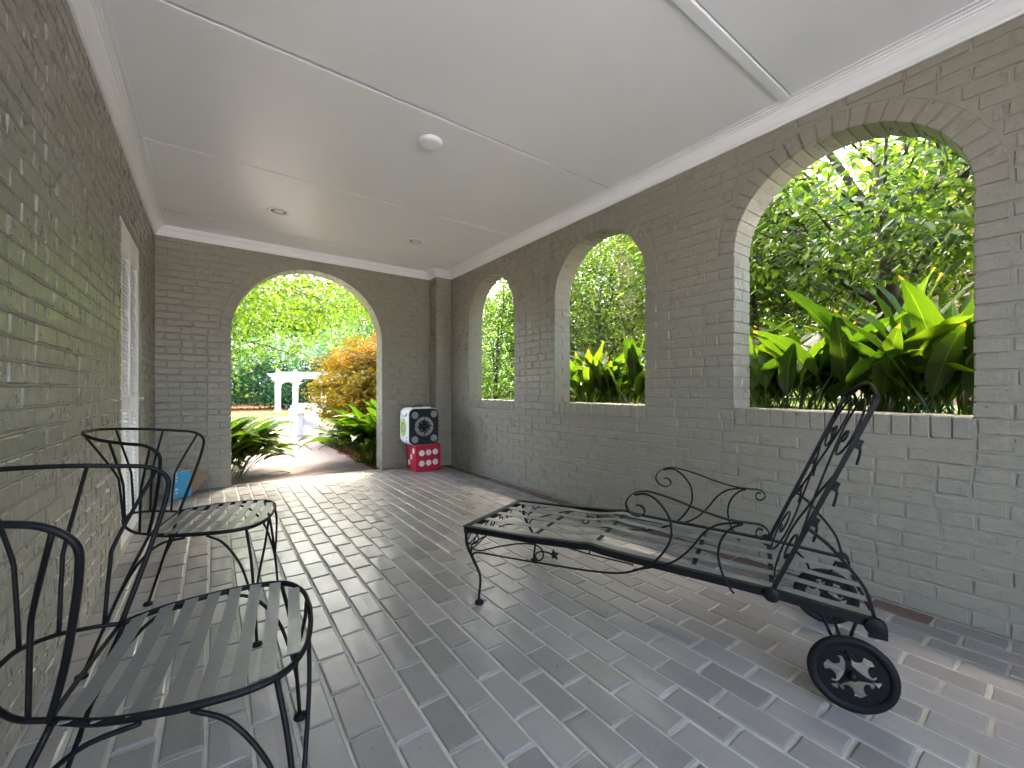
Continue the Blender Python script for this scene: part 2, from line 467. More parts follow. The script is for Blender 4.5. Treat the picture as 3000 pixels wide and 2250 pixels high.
class Wall:
    """a painted brick wall: u runs along local +X, the face looks along local +Y, z up"""
    def __init__(self, name, loc, rz, u0, u1, th, openings, label, seed, nshow=300, hrate=.10):
        self.root = root = empty(name, loc, rz)
        tag(root, label, 'wall', None, 'thing')
        self.M = Matrix.Translation(loc) @ Matrix.Rotation(rz, 4, 'Z')
        self.r = random.Random(seed)
        self.ops = openings; self.u0, self.u1, self.th = u0, u1, th
        # slab of mortar with openings (front at y=-REC, back at y=-th)
        brk = {u0, u1}
        for o in openings:
            o['ths'] = [PI * i / 28 for i in range(29)]
            if o.get('b'):
                for t_ in o['ths']: brk.add(round(ell(o['c'], o['zs'], o['a'] + .007, o['b'] + .007, t_)[0], 5))
            else:
                brk.add(o['c'] - o['a'] - .006); brk.add(o['c'] + o['a'] + .007)
        us = sorted(brk)
        us = [u for i, u in enumerate(us) if i == 0 or u - us[i - 1] > 1e-4]
        def span(u, o):
            zb = o['z0'] - (.006 if o['z0'] > 0 else 0)
            if not o.get('b'): return zb, o['zs'] + .006
            x = (u - o['c']) / (o['a'] + .007)
            return zb, o['zs'] + (o['b'] + .007) * math.sqrt(max(0, 1 - x * x))
        mb = MB(); yf, yk = -REC, -th
        for a, b in zip(us[:-1], us[1:]):
            m_ = (a + b) / 2
            hit = [o for o in openings if abs(m_ - o['c']) < o['a'] + .007]
            segs = []
            if hit:
                o = hit[0]; za, ta = span(a, o); zb_, tb = span(b, o)
                if o['z0'] > 0: segs.append((0, 0, za, zb_))
                segs.append((ta, tb, ZT, ZT))
                mb.add([(a, yf, ta), (b, yf, tb), (b, yk, tb), (a, yk, ta)], [[0, 1, 2, 3]])
                if o['z0'] > 0: mb.add([(a, yf, za), (b, yf, zb_), (b, yk, zb_), (a, yk, za)], [[3, 2, 1, 0]])
            else: segs.append((0, 0, ZT, ZT))
            for la, lb, ha, hb in segs:
                mb.add([(a, yf, la), (b, yf, lb), (b, yf, hb), (a, yf, ha)], [[3, 2, 1, 0]])
                mb.add([(a, yk, la), (b, yk, lb), (b, yk, hb), (a, yk, ha)], [[0, 1, 2, 3]])
        for o in openings:
            za = o['z0'] - (.006 if o['z0'] > 0 else 0); zb_ = o['zs'] + (0 if o.get('b') else .006)
            for s in (-1, 1):
                u = o['c'] + s * (o['a'] + .007)
                mb.add([(u, yf, za), (u, yk, za), (u, yk, zb_), (u, yf, zb_)], [[0, 1, 2, 3]])
        mb.add([(u0, yf, 0), (u0, yk, 0), (u0, yk, ZT), (u0, yf, ZT)], [[0, 1, 2, 3]])
        mb.add([(u1, yf, 0), (u1, yk, 0), (u1, yk, ZT), (u1, yf, ZT)], [[3, 2, 1, 0]])
        self.slab = mb.build('mortar', M['mortar'], root)
        self.bricks = []          # (mesh or None, u, z, L, mesh builder)
        full = brick_variants(.203, M['wall'], 14, seed); head = brick_variants(.097, M['wall'], 8, seed + 1)
        z = .004
        row = 0
        while z + BH < 2.52:
            zl, zh = z, z + BH
            u = u0 - (.1065 if row % 2 else 0) - self.r.uniform(0, .02)
            cuts = []
            for o in openings:
                lo, hi = self.cut(o, zl, zh, row)
                if lo: cuts.append((lo, hi))
            segs = [(u0, u1, u0, u1)]
            wprev = 0
            while u < u1 - .01:
                hd = self.r.random() < hrate
                w_ = self.r.uniform(-.008, .008)
                parts = [(u + wprev, u + .097 + w_ * .5), (u + .1065 + w_ * .5, u + .203 + w_)] if hd else [(u + wprev, u + .203 + w_)]
                u += .2125; wprev = w_
                for a, b in parts:
                    for (sa, sb) in self.clip(a, b, cuts):
                        sa = max(sa, u0 + .002); sb = min(sb, u1 - .002)
                        if sb - sa < .022: continue
                        self.bricks.append((sa, sb, z))
            z += BM; row += 1
        items = []
        for (a, b, z) in self.bricks:
            P = [self.M @ Vector(q) for q in ((a, 0, z), (b, 0, z), (b, 0, z + BH), (a, 0, z + BH))]
            items.append((shown(P), a, b, z))
        items.sort(key=lambda q: -q[0])
        rest = MB()
        for i, (s, a, b, z) in enumerate(items):
            L = b - a
            me = self.r.choice(full if L > .14 else head)
            sx = L / (.203 if L > .14 else .097)
            loc_ = ((a + b) / 2, self.r.uniform(-.0032, .0018), z + BH / 2 + self.r.uniform(-.0012, .0012))
            rot_ = (self.r.uniform(-.016, .016), self.r.uniform(-.011, .011), self.r.uniform(-.010, .010))
            if i < nshow and s > 0:
                put('brick', me, root, loc_, rot_, (sx, 1, 1))
            else:
                T = Matrix.LocRotScale(Vector(loc_), Matrix.Rotation(rot_[1], 3, 'Y') @ Matrix.Rotation(rot_[0], 3, 'X'), Vector((sx, 1, 1)))
                rest.add([T @ v.co for v in me.vertices], [list(p.vertices) for p in me.polygons])
        if rest.v:
            tag(rest.build('smaller_bricks', M['wall'], root, False), kind='stuff')
        self.arch()
    def cut(self, o, zl, zh, row):
        g = .0095
        jl = .097 if row % 2 else .203
        if zh < o['z0'] - (.10 if o['z0'] > 0 else 0): return None, None
        if zl < o['z0'] - .002 and o['z0'] > 0:
            return o['c'] - o['a'] - .012, o['c'] + o['a'] + .012
        if zh <= o['zs'] + .01 or not o.get('b'):
            if zl > o['zs'] + .01: return None, None
            return o['c'] - o['a'] - jl - g, o['c'] + o['a'] + jl + g
        A, B = o['a'] + .112, o['b'] + .112
        zz = max(0, zl - o['zs'])
        if zz >= B: return None, None
        h = A * math.sqrt(1 - (zz / B) ** 2)
        return o['c'] - h, o['c'] + h
    def clip(self, a, b, cuts):
        segs = [(a, b)]
        for lo, hi in cuts:
            out = []
            for s, e in segs:
                if e <= lo or s >= hi: out.append((s, e)); continue
                if s < lo: out.append((s, lo))
                if e > hi: out.append((hi, e))
            segs = out
        return segs
    def arch(self):
        r = self.r; th = self.th
        def solid(name, corners, y0, y1, ch=.004):
            """corners: 4 (u,z) points ccw, extruded from y0 (back) to y1 (front) with chamfered rims"""
            P = [np.array(c, float) + np.array([r.uniform(-.0015, .0015), r.uniform(-.0015, .0015)]) for c in corners]
            cen = sum(P) / 4
            def ins(p): d = cen - p; return p + d / np.linalg.norm(d) * ch * 1.4
            yj = r.uniform(-.002, .002)
            V = [(p[0] - cen[0], y0, p[1] - cen[1]) for p in map(ins, P)] + [(p[0] - cen[0], y0 + ch, p[1] - cen[1]) for p in P] + \
                [(p[0] - cen[0], y1 - ch + yj, p[1] - cen[1]) for p in P] + [(p[0] - cen[0], y1 + yj, p[1] - cen[1]) for p in map(ins, P)]
            F = [[3, 2, 1, 0], [12, 13, 14, 15]]
            for l_ in range(3):
                for k in range(4):
                    F.append([l_ * 4 + k, l_ * 4 + (k + 1) % 4, l_ * 4 + 4 + (k + 1) % 4, l_ * 4 + 4 + k])
            me = mesh_np(name, V, F, M['wall'], False)
            put(name, me, self.root, (cen[0], 0, cen[1]))
        for o in self.ops:
            if o.get('plain'): continue
            c, a, zs = o['c'], o['a'], o['zs']
            row = 0; z = .004
            while z + BH < 2.5:
                if z >= o['z0'] - .005 and z + BH <= zs + .01:
                    jl = .097 if row % 2 else .203
                    for s in (-1, 1):
                        u_in = c + s * a; u_out = c + s * (a + jl)
                        lo, hi = min(u_in, u_out), max(u_in, u_out)
                        lo = max(lo, self.u0 + .002); hi = min(hi, self.u1 - .002)
                        if row % 2:
                            solid('jamb_brick', [(lo, z), (hi, z), (hi, z + BH), (lo, z + BH)], -th / 2 + .004, 0)
                            solid('jamb_brick', [(lo, z), (hi, z), (hi, z + BH), (lo, z + BH)], -th, -th / 2 - .004)
                        else:
                            solid('jamb_brick', [(lo, z), (hi, z), (hi, z + BH), (lo, z + BH)], -th, 0)
                z += BM; row += 1
            if o.get('b'):
                b = o['b']; n = int(round(PI * (a + .05) / .071))
                z_last = zs
                for i in range(n):
                    t0 = PI * (i + .045) / n; t1 = PI * (i + .955) / n
                    q = [ell(c, zs, a, b, t0), ell(c, zs, a + .1, b + .1, t0), ell(c, zs, a + .1, b + .1, t1), ell(c, zs, a, b, t1)]
                    solid('arch_brick', q, -th, .001)
            if o['z0'] > 0:
                n = int(round(2 * a / .067)); wd = 2 * a / n
                for i in range(n):
                    ua = c - a + i * wd + .003; ub = ua + wd - .006
                    solid('sill_brick', [(ua, o['z0'] - .098), (ub, o['z0'] - .098), (ub, o['z0'] + r.uniform(-.002, .002)), (ua, o['z0'] + r.uniform(-.002, .002))], -th - .008, .002)

# right wall: u = +Y, face -X
AR = [dict(c=.775, a=.494, zs=1.85, b=.475, z0=.888), dict(c=2.422, a=.50, zs=1.85, b=.48, z0=.888), dict(c=4.053, a=.482, zs=1.85, b=.48, z0=.888)]
wall_r = Wall('brick_wall', (XR, 0, 0), R(90), YN, YB + .22, .2, AR,
              'long taupe painted brick wall with three arched openings above brick sills', 11)
# back wall: u = -X, face -Y
wall_b = Wall('brick_wall', (0, YB, 0), R(180), -XR, -XL, .22, [dict(c=-.945, a=.786, zs=1.60, b=.772, z0=0)],
              'taupe painted brick end wall with one tall arched doorway to the garden path', 21)
# left wall: u = -Y, face +X
DY0, DY1 = 3.44, 4.30
wall_l = Wall('brick_wall', (XL, 0, 0), R(-90), -(YB + .22), -YN, .2, [dict(c=-(DY0 + DY1) / 2, a=(DY1 - DY0) / 2, zs=2.075, z0=0)],
              'glossy painted brick wall with a white louvred door, behind the two chairs', 31, 300, .35)
# beads of mortar standing proud along the courses of the left wall
mb = MB(); r_ = random.Random(5)
for row in range(1, 37):
    z = .004 + row * BM - .0045
    for (ua, ub) in ((-DY0 + .1, -.2), (-5.18, -DY1 - .2)):
        n = int((ub - ua) / .07); P = []
        for i in range(n + 1):
            P.append((ua + (ub - ua) * i / n, -.0045 + r_.uniform(-.002, .001), z + r_.uniform(-.0022, .0022)))
        mb.tube(P, .0052, 6, 1)
tag(mb.build('mortar_bead', M['mortar'], wall_l.root, True), kind='stuff')
# pier in the far right corner
pier = empty('pier', (0, 0, 0), 0, wall_b.root)
r_ = random.Random(9)
me_c = MB().box((2.384, 4.997, 0), (XR, YB - .001, ZT)).mesh('mortar_core', M['mortar'])
pier.matrix_parent_inverse = wall_b.M.inverted()
put('mortar_core', me_c, pier)
z = .004; row = 0
pm = [MB().box((0, 0, 0), (.213, .1, BH), None, .004).mesh('brick', M['wall']), MB().box((0, 0, 0), (.213, .2, BH), None, .004).mesh('brick', M['wall'])]
while z + BH < 2.52:
    if row % 2:
        put('brick', pm[1], pier, (2.377, 4.99 + r_.uniform(-.001, .001), z), (0, 0, r_.uniform(-.004, .004)))
    else:
        put('brick', pm[0], pier, (2.377, 4.99 + r_.uniform(-.001, .001), z), (0, 0, r_.uniform(-.004, .004)))
        put('brick', pm[0], pier, (2.377, 5.096, z), (0, 0, r_.uniform(-.004, .004)))
    z += BM; row += 1
# unseen rear left open on the left for light; added wall shades the right
wb = MB().box((1.2, YN - .2, 0), (XR + .2, YN - .001, ZT)).build('rear_light_blocker', M['wall'])
tag(wb, 'added plain taupe wall behind the viewer, keeping light off the right half of the porch', 'wall', None, 'thing')

# ---------------------------------------------------------------- floor
floor = MB().box((XL - .15, YN - .1, -.12), (XR + .02, YB + .10, -.006)).build('floor', M['joint'])
tag(floor, kind='structure')
r_ = random.Random(3)
def paver_mesh(n, L, W, mat, seed):
    rr = random.Random(seed); out = []
    for i in range(n):
        j = lambda s: rr.uniform(-s, s)
        V = []; c = .004 + rr.uniform(0, .003)
        base = [(-1, -1), (0, -1), (1, -1), (1, 1), (0, 1), (-1, 1)]
        e = [(a * W / 2 + j(.0025), b * L / 2 + j(.003)) if False else (a * W / 2 + j(.002), b * L / 2 + j(.0025)) for a, b in base]
        V += [(x, y, -.03) for x, y in e] + [(x, y, -.0035) for x, y in e]
        V += [(x - math.copysign(c, x) if abs(x) > .02 else x, y - math.copysign(c, y), j(.0012)) for x, y in e]
        F = []
        for l_ in range(2):
            for k in range(6):
                F.append([l_ * 6 + k, l_ * 6 + (k + 1) % 6, l_ * 6 + 6 + (k + 1) % 6, l_ * 6 + 6 + k])
        F += [[12, 13, 16, 17], [13, 14, 15, 16]]
        out.append(mesh_np('paver', V, F, mat, False))
    return out
PV = paver_mesh(14, .2, .0975, M['paver'], 1)
PB = paver_mesh(6, .2, .0975, M['paver_brown'], 2)
items = []
x = XL + .006; col = 0
xs = []
while x + .0975 < XR - .015:
    xs.append(x); x += .1085
for i, x in enumerate(xs):
    y = YN - (.106 if i % 2 else 0) + r_.uniform(-.012, .012)
    last = i == len(xs) - 1
    while y < YB + .1:
        y0, y1 = max(y, YN), min(y + .2, YB + .095)
        if y1 - y0 > .04:
            P = [(x, y0, 0), (x + .0975, y0, 0), (x + .0975, y1, 0), (x, y1, 0)]
            items.append((shown(P), x, y0, y1, last and y > .3))
        y += .2115 + r_.uniform(-.001, .001)
items.sort(key=lambda q: -q[0])
rest = {False: MB(), True: MB()}
for i, (s, x, y0, y1, br) in enumerate(items):
    me = r_.choice(PB if br else PV)
    loc_ = (x + .04875, (y0 + y1) / 2, r_.uniform(-.0015, .0015)); rot_ = (r_.uniform(-.006, .006), r_.uniform(-.01, .01), r_.uniform(-.008, .008))
    sy_ = (y1 - y0) / .2
    if i < 300:
        put('paver', me, floor, loc_, rot_, (1, sy_, 1))
    else:
        T = Matrix.LocRotScale(Vector(loc_), Matrix.Rotation(rot_[2], 3, 'Z') @ Matrix.Rotation(rot_[1], 3, 'Y') @ Matrix.Rotation(rot_[0], 3, 'X'), Vector((1, sy_, 1)))
        rest[br].add([T @ v.co for v in me.vertices], [list(p.vertices) for p in me.polygons])
tag(rest[False].build('smaller_pavers', M['paver'], floor), kind='stuff')
if rest[True].v: tag(rest[True].build('smaller_border_pavers', M['paver_brown'], floor), kind='stuff')

# ---------------------------------------------------------------- ceiling
ceil = MB().box((XL - .2, YN - .2, HC + .035), (XR + .2, YB + .2, HC + .06)).build('ceiling', M['white'])
tag(ceil, kind='structure')
seams = [YN, -.363, .925, 2.18, 3.43, 4.69, YB]
for a, b in zip(seams[:-1], seams[1:]):
    ga, gb = (.003 if a < 1 else .010), (.003 if b < 1 else .010)
    MB().box((XL, a + ga, HC), (XR, b - gb, HC + .019), None, .0015).build('panel', M['white'], ceil)
for y in seams[1:3]:
    MB().box((XL + .085, y + .004, HC - .009), (XR - .085, y + .052, HC - .0005), None, .002).build('batten', M['white'], ceil)
# crown moulding: profile (distance from wall, z)
prof = [(.0, 2.484), (.012, 2.484), (.014, 2.496), (.02, 2.500), (.026, 2.512), (.038, 2.533), (.052, 2.545), (.056, 2.552), (.064, 2.553), (.066, 2.560), (.078, 2.561), (.080, HC - .001), (0, HC - .001)]
def crown(path, closed=False):
    """path: (x, y, nx, ny) corner points with mitre vectors pointing into the room"""
    mb = MB(); n = len(prof); V = []; F = []
    for (x, y, nx, ny) in path:
        for d, z in prof: V.append((x + nx * d, y + ny * d, z))
    for i in range(len(path) - 1):
        for k in range(n - 1):
            F.append([i * n + k, i * n + k + 1, (i + 1) * n + k + 1, (i + 1) * n + k])
    return mb.add(V, F)
crown([(XL, YN, 1, 0), (XL, YB, 1, -1)]).build('crown_moulding', M['trim'], ceil)
crown([(XL, YB, 1, -1), (2.377, YB, -1, -1), (2.377, 4.99, -1, -1), (XR, 4.99, -1, -1)]).build('crown_moulding', M['trim'], ceil)
crown([(XR, 4.99, -1, -1), (XR, YN, -1, 0)]).build('crown_moulding', M['trim'], ceil)
# small flat bead where the crown border meets the panels
MB().box((XL + .092, YN, HC - .006), (XL + .104, YB - .1, HC - .0005)).build('border_bead', M['trim'], ceil)
MB().box((XR - .104, YN, HC - .006), (XR - .092, 4.9, HC - .0005)).build('border_bead', M['trim'], ceil)
# unseen roof slab, added to block the sky; eaves sized to stop sun
rf = MB().box((-6, YN - .25, 2.66), (XR + .70, YB + 1.3, 2.85)).build('roof', M['trim'])
tag(rf, kind='structure')

# ceiling fittings
Mdn = Matrix.Rotation(PI, 4, 'X')
def recessed(x, y, label):
    t_ = empty('recessed_light', (x, y, HC))
    tag(t_, label, 'ceiling light', 'recessed lights in the ceiling')
    MB().lathe([(.062, .0), (.091, .0), (.094, .003), (.09, .007), (.066, .009), (.062, .006), (.062, .0)], 32, Mdn).build('trim_ring', M['trim'], t_, True)
    MB().lathe([(.062, .004), (.048, -.001), (.047, .0)], 32, Mdn).build('baffle', M['baffle'], t_, True)
    MB().lathe([(.001, .014), (.02, .012), (.036, .006), (.045, -.0)], 24, Mdn).build('lens', M['lens'], t_, True)
recessed(.47, 4.148, 'white recessed ceiling light nearest the louvred door wall')
recessed(1.732, 4.144, 'white recessed ceiling light nearer the arched window wall')
t_ = empty('smoke_detector', (1.105, 2.40, HC))
tag(t_, 'round white smoke detector mounted between two ceiling battens', 'smoke detector')
MB().lathe([(.058, 0), (.058, .012)], 32, Mdn).build('base', M['baffle'], t_, True)
MB().lathe([(.06, .012), (.071, .014), (.073, .02), (.071, .031), (.06, .038), (.03, .041), (.001, .041)], 36, Mdn).build('cover', M['trim'], t_, True)
for a in (.4, 3.6):
    MB().lathe([(.003, .0405), (.003, .0415)], 10, Mdn).build('indicator', M['baffle'], t_, False, (.045 * math.cos(a), .045 * math.sin(a), .002))

# ---------------------------------------------------------------- louvred door
dr = empty('louvred_door', (XL, DY0 + .005, 0))
tag(dr, 'tall narrow white louvred door in the left brick wall', 'door')
DW, DH, DX0, DX1 = .775, 2.07, -.045, -.005       # leaf along +Y, thickness along X
for a, b in ((0, .085), (.345, .43), (DW - .085, DW)):
    MB().box((DX0, a, .012), (DX1, b - .001, DH), None, .003).build('stile', M['door'], dr)
for a, b in ((.012, .15), (.862, .96), (1.885, DH)):
    for y0, y1 in ((.085, .345), (.43, DW - .085)):
        MB().box((DX0 + .002, y0, a), (DX1 - .002, y1 - .001, b), None, .002).build('rail', M['door'], dr)
lv = MB().box((-.017, 0, -.003), (.017, .256, .003), None, .001).mesh('louvre', M['door'])
for y0 in (.087, .432):
    for a, b in ((.165, .855), (.975, 1.875)):
        z = a
        while z < b:
            put('louvre', lv, dr, (-.024, y0, z), (0, R(48), 0)); z += .0275
MB().box((-.19, -.004, 0), (-.14, .865, 2.08)).build('panel', M['door'], dr)
lt = MB().tube([(.0, .0, 0), (.01, .02, 0), (.01, .075, 0)], .005, 8, 1).box((-.002, -.012, -.018), (.004, .006, .018), None, .001).box((.0, .075, -.014), (.02, .095, .014), None, .003)
tag(lt.build('hook_latch', M['steel'], None, False, (XL - .002, DY0 + .79, .935)), 'small steel hook latch between louvred door and its brick jamb', 'latch')

# ---------------------------------------------------------------- wrought iron chairs
def make_chair():
    root = empty('patio_chair')
    zs = .446
    outline = [(-.153, .164), (-.08, .207), (0, .228), (.08, .238), (.15, .233), (.20, .205), (.232, .14), (.244, .06)]
    path = [(x, -y, zs) for x, y in outline] + [(.246, 0, zs)] + [(x, y, zs) for x, y in outline[::-1]]
    pp = catmull(path, 4)
    fr = MB().tube(path, .0058, 8, 5)
    # flat lip of the seat frame
    fr.bar(path, (0, 0, 1), .014, .004, 5)
    fr.tube([(-.153, -.164, zs), (-.158, -.08, zs - .004), (-.158, .08, zs - .004), (-.153, .164, zs)], .0045, 8, 4)
    fr.build('seat_frame', M['iron'], root, True)
    ox = np.array([p[0] for p in pp if p[1] >= 0][::-1]); oy = np.array([p[1] for p in pp if p[1] >= 0][::-1])
    order = np.argsort(ox); ox, oy = ox[order], oy[order]
    for i in range(8):
        xc = -.122 + i * .0475
        w = float(np.interp(min(xc + .013, .24), ox, oy)) - .002
        pts = [(xc, -w, zs + .004), (xc, -w * .6, zs - .002), (xc, 0, zs - .005), (xc, w * .6, zs - .002), (xc, w, zs + .004)]
        MB().bar(pts, (1, 0, 0), .0275, .0022, 3).build('slat', M['strap'], root)
    # bent loop: wings and top rail in one rod
    half = [(-.153, .164, zs), (-.128, .188, .535), (-.105, .222, .63), (-.088, .252, .715), (-.088, .266, .765), (-.125, .268, .797), (-.19, .258, .808), (-.27, .225, .82), (-.345, .145, .832), (-.388, .06, .838)]
    rail = [(x, -y, z) for x, y, z in half] + [(-.394, 0, .838)] + half[::-1]
    MB().tube(rail, .0058, 10, 6).build('back_rail', M['iron'], root, True)
    low = [(-.153, .164, zs), (-.20, .15, .456), (-.245, .108, .472), (-.272, .05, .484)]
    hoop = [(x, -y, z) for x, y, z in low] + [(-.277, 0, .486)] + low[::-1]
    MB().tube(hoop, .005, 8, 6).build('lower_hoop', M['iron'], root, True)
    RP = catmull(rail[4:-4], 10); HP = catmull(hoop, 10)
    def at(P, f): return P[int(round(f * (len(P) - 1)))]
    for f0, f1 in ((.06, .02 + .06), (.22, .24), (.36, .39), (.50, .50), (.64, .61), (.78, .76), (.94, .92)):
        if f0 == .5: continue
        t_ = at(RP, f0); b_ = at(HP, f1)
        m1 = b_ + (t_ - b_) * .10 + np.array([0, 0, .10]); m2 = b_ * .78 + t_ * .22; m2[2] = b_[2] + .19
        MB().tube([b_, m1, m2, t_], .0043, 8, 5).build('spindle', M['iron'], root, True)
    for s in (-1, 1):
        S = lambda P: [(x, s * y, z) for x, y, z in P]
        leg = MB().tube(S([(.18, .218, .44), (.20, .243, .33), (.215, .266, .18), (.227, .282, .006)]), .0055, 8, 5)
        leg.tube(S([(.24, .09, .44), (.238, .16, .36), (.226, .243, .25), (.218, .268, .17)]), .0046, 8, 5)
        leg.tube(S([(.05, .234, .438), (.11, .25, .405), (.168, .266, .32), (.205, .272, .2), (.219, .273, .12)]), .0046, 8, 5)
        lg = leg.build('leg', M['iron'], root, True)
        MB().lathe([(.004, .014), (.017, .01), (.019, 0)], 14, Matrix.Translation((.228, s * .283, 0))).build('foot', M['iron'], lg, True)
        leg = MB().tube(S([(-.15, .168, .44), (-.2, .2, .31), (-.26, .24, .13), (-.3, .266, .006)]), .0055, 8, 5)
        leg.tube(S([(-.02, .226, .436), (-.1, .224, .42), (-.168, .213, .35), (-.225, .22, .235), (-.25, .233, .15)]), .0046, 8, 5)
        lg = leg.build('leg', M['iron'], root, True)
        MB().lathe([(.004, .014), (.017, .01), (.019, 0)], 14, Matrix.Translation((-.302, s * .267, 0))).build('foot', M['iron'], lg, True)
    return root
ch1 = make_chair()
ch1.location = (-.047, 1.16, 0); ch1.rotation_euler.z = -.139
tag(ch1, 'black wrought iron patio chair with grey slat seat, closest to the viewer', 'chair', 'wrought iron chairs along the left wall')
ch2 = copy_tree(ch1)
ch2.location = (-.013, 2.235, 0); ch2.rotation_euler.z = -.237
tag(ch2, 'black wrought iron patio chair with grey slat seat, beside the louvred door', 'chair', 'wrought iron chairs along the left wall')

# ---------------------------------------------------------------- chaise longue (local: x = along from foot end, y = across (0 near rail, W far rail), z up)
CW = .56
chs = empty('chaise_longue', (.98, 1.745, 0), math.atan2(-.9148, .4039))
tag(chs, 'black wrought iron chaise longue with scrolled arms, ivy leaves and two wheels', 'lounge chair')
# local +Y is to the left of travel; the far rail lies at +Y
rail_z = lambda t: float(np.interp(t, [0, .33, .56, .62, .70, 1.25, 1.51], [.347, .357, .372, .379, .368, .345, .318]))
ts = [0, .15, .33, .48, .56, .62, .68, .8, 1.0, 1.25, 1.4, 1.515]
for yy, s in ((0, 1), (CW, -1)):
    mb = MB()
    P = [(t_, yy, rail_z(t_) - .015) for t_ in ts]
    mb.bar([(q_[0], q_[1], q_[2] + .003) for q_ in P], (0, 0, 1), .024, .004, 1)
    mb.bar([(t_, yy + s * .010, rail_z(t_)) for t_ in ts], (0, 1, 0), .022, .003, 1)
    mb.build('side_rail', M['iron'], chs)
MB().bar([(.0, 0, .347), (.0, CW, .347)], (1, 0, 0), .03, .003, 1).bar([(-.004, 0, .332), (-.004, CW, .332)], (0, 0, 1), .03, .004, 1).build('end_rail', M['iron'], chs)
MB().tube([(1.515, 0, .305), (1.515, CW, .305)], .006, 8, 1).build('end_rail', M['iron'], chs, True)
for k in range(5):
    y = .052 + k * (CW - .104) / 4
    P = [(t_, y, rail_z(t_) - .004 - (.010 * math.sin(PI * min(1, max(0, (t_ - .3) / .32))) ** 2 if .3 < t_ < .62 else 0)) for t_ in [0, .15, .33, .4, .48, .56, .62, .68, .8, 1.0, 1.25, 1.4, 1.515]]
    MB().bar(P, (0, 1, 0), .040, .0022, 2).build('slat', M['strap'], chs)
for t_ in (.335, .625, 1.0, 1.25):
    MB().bar([(t_, .004, rail_z(t_) - .013), (t_, CW - .004, rail_z(t_) - .013)], (1, 0, 0), .016, .004, 1).build('cross_bar', M['iron'], chs)
def ivy(mb, t0, z0, sc, y, s, a0=0):
    poly = []
    for k, rr in enumerate([1, .5, .95, .42, .8, .3, .8, .42, .95, .5]):
        a = a0 + 2 * PI * k / 10; poly.append((t0 + sc * rr * math.cos(a), z0 + sc * rr * math.sin(a)))
    Mx = Matrix(((1, 0, 0, 0), (0, 0, -1, y), (0, 1, 0, 0), (0, 0, 0, 1)))
    mb.prism(poly, -.002, .002, Mx)
def side_work(y, s):
    """ornament of one long side, in the vertical plane y"""
    p3 = lambda P, dy=0: [(a, y + dy * s, b) for a, b in P]
    leg = MB().tube(p3([(.007, .335), (.013, .27), (.041, .215), (.069, .172), (.088, .135), (.09, .09), (.084, .045), (.084, .012)]), [.0075, .008, .0072, .0062, .0058, .0058, .0062], 8, 5)
    lg = leg.build('leg', M['iron'], chs, True)
    MB().lathe([(.006, .022), (.014, .018), (.021, .010), (.021, .002), (.018, 0)], 18, Matrix.Translation((.084, y, 0))).build('foot', M['iron'], lg, True)
    v = MB()
    v.tube(p3([(.041, .235), (.046, .262), (.049, .253), (.085, .25), (.123, .262), (.201, .292), (.286, .319), (.353, .332), (.395, .330), (.416, .312), (.418, .288), (.4, .268), (.384, .277), (.386, .296), (.409, .309), (.441, .311), (.462, .306)], -.004), .0034, 8, 6)
    v.tube(p3([(.05, .326), (.028, .325), (.014, .303), (.018, .28), (.04, .272), (.07, .283), (.083, .302), (.075, .322), (.06, .327)], -.004), .003, 8, 6)
    v.tube(p3([(.041, .238), (.045, .268), (.07, .29), (.1, .312), (.128, .326)], -.006), .003, 8, 6)
    v.tube(p3([(.046, .27), (.06, .29), (.07, .312)], -.008), .0028, 8, 6)
    ivy(v, .468, .306, .026, y - .003 * s, s, .5)
    v.build('vine', M['iron'], chs, True)
    rod = MB().tube(p3([(.05, .205), (.055, .228), (.074, .241), (.139, .246), (.257, .252), (.391, .260), (.549, .270), (.652, .279), (.729, .290), (.785, .307), (.838, .335), (.880, .368), (.915, .415), (.935, .461), (.937, .504), (.927, .542), (.902, .578), (.872, .603), (.839, .612), (.805, .603)], -.008), .0042, 8, 5)
    rod.tube(p3([(.50, .352), (.625, .340), (.80, .335)], -.002), .003, 8, 1).tube(p3([(.625, .366), (.625, .338)], -.002), .003, 6, 1)
    rod.build('scroll_rod', M['iron'], chs, True)
    sup = MB().tube(p3([(.80, .318), (.856, .338), (.908, .358), (.952, .385), (.982, .414), (1.012, .452), (1.036, .489), (1.059, .515), (1.09, .537), (1.132, .549), (1.165, .551)], -.008), .0038, 8, 5)
    sup.tube(p3([(1.164, .550), (1.138, .537), (1.113, .511), (1.096, .477), (1.09, .435), (1.095, .399), (1.107, .361), (1.127, .325), (1.138, .312)], -.008), .0038, 8, 5)
    sup.build('arm_support', M['iron'], chs, True)
    arm = [(.808, .564), (.826, .564), (.839, .553), (.841, .539), (.829, .527), (.813, .523), (.789, .531), (.775, .547), (.771, .567), (.782, .590), (.806, .611), (.836, .620), (.863, .620), (.914, .611), (.976, .595), (1.036, .576), (1.099, .561), (1.14, .556), (1.18, .556), (1.215, .555), (1.235, .541), (1.237, .525), (1.227, .513), (1.214, .509), (1.204, .517), (1.203, .531), (1.212, .542), (1.222, .538)]
    MB().bar(p3(arm), (0, 1, 0), .018, .004, 5).build('armrest', M['iron'], chs)
side_work(0, 1); side_work(CW, -1)
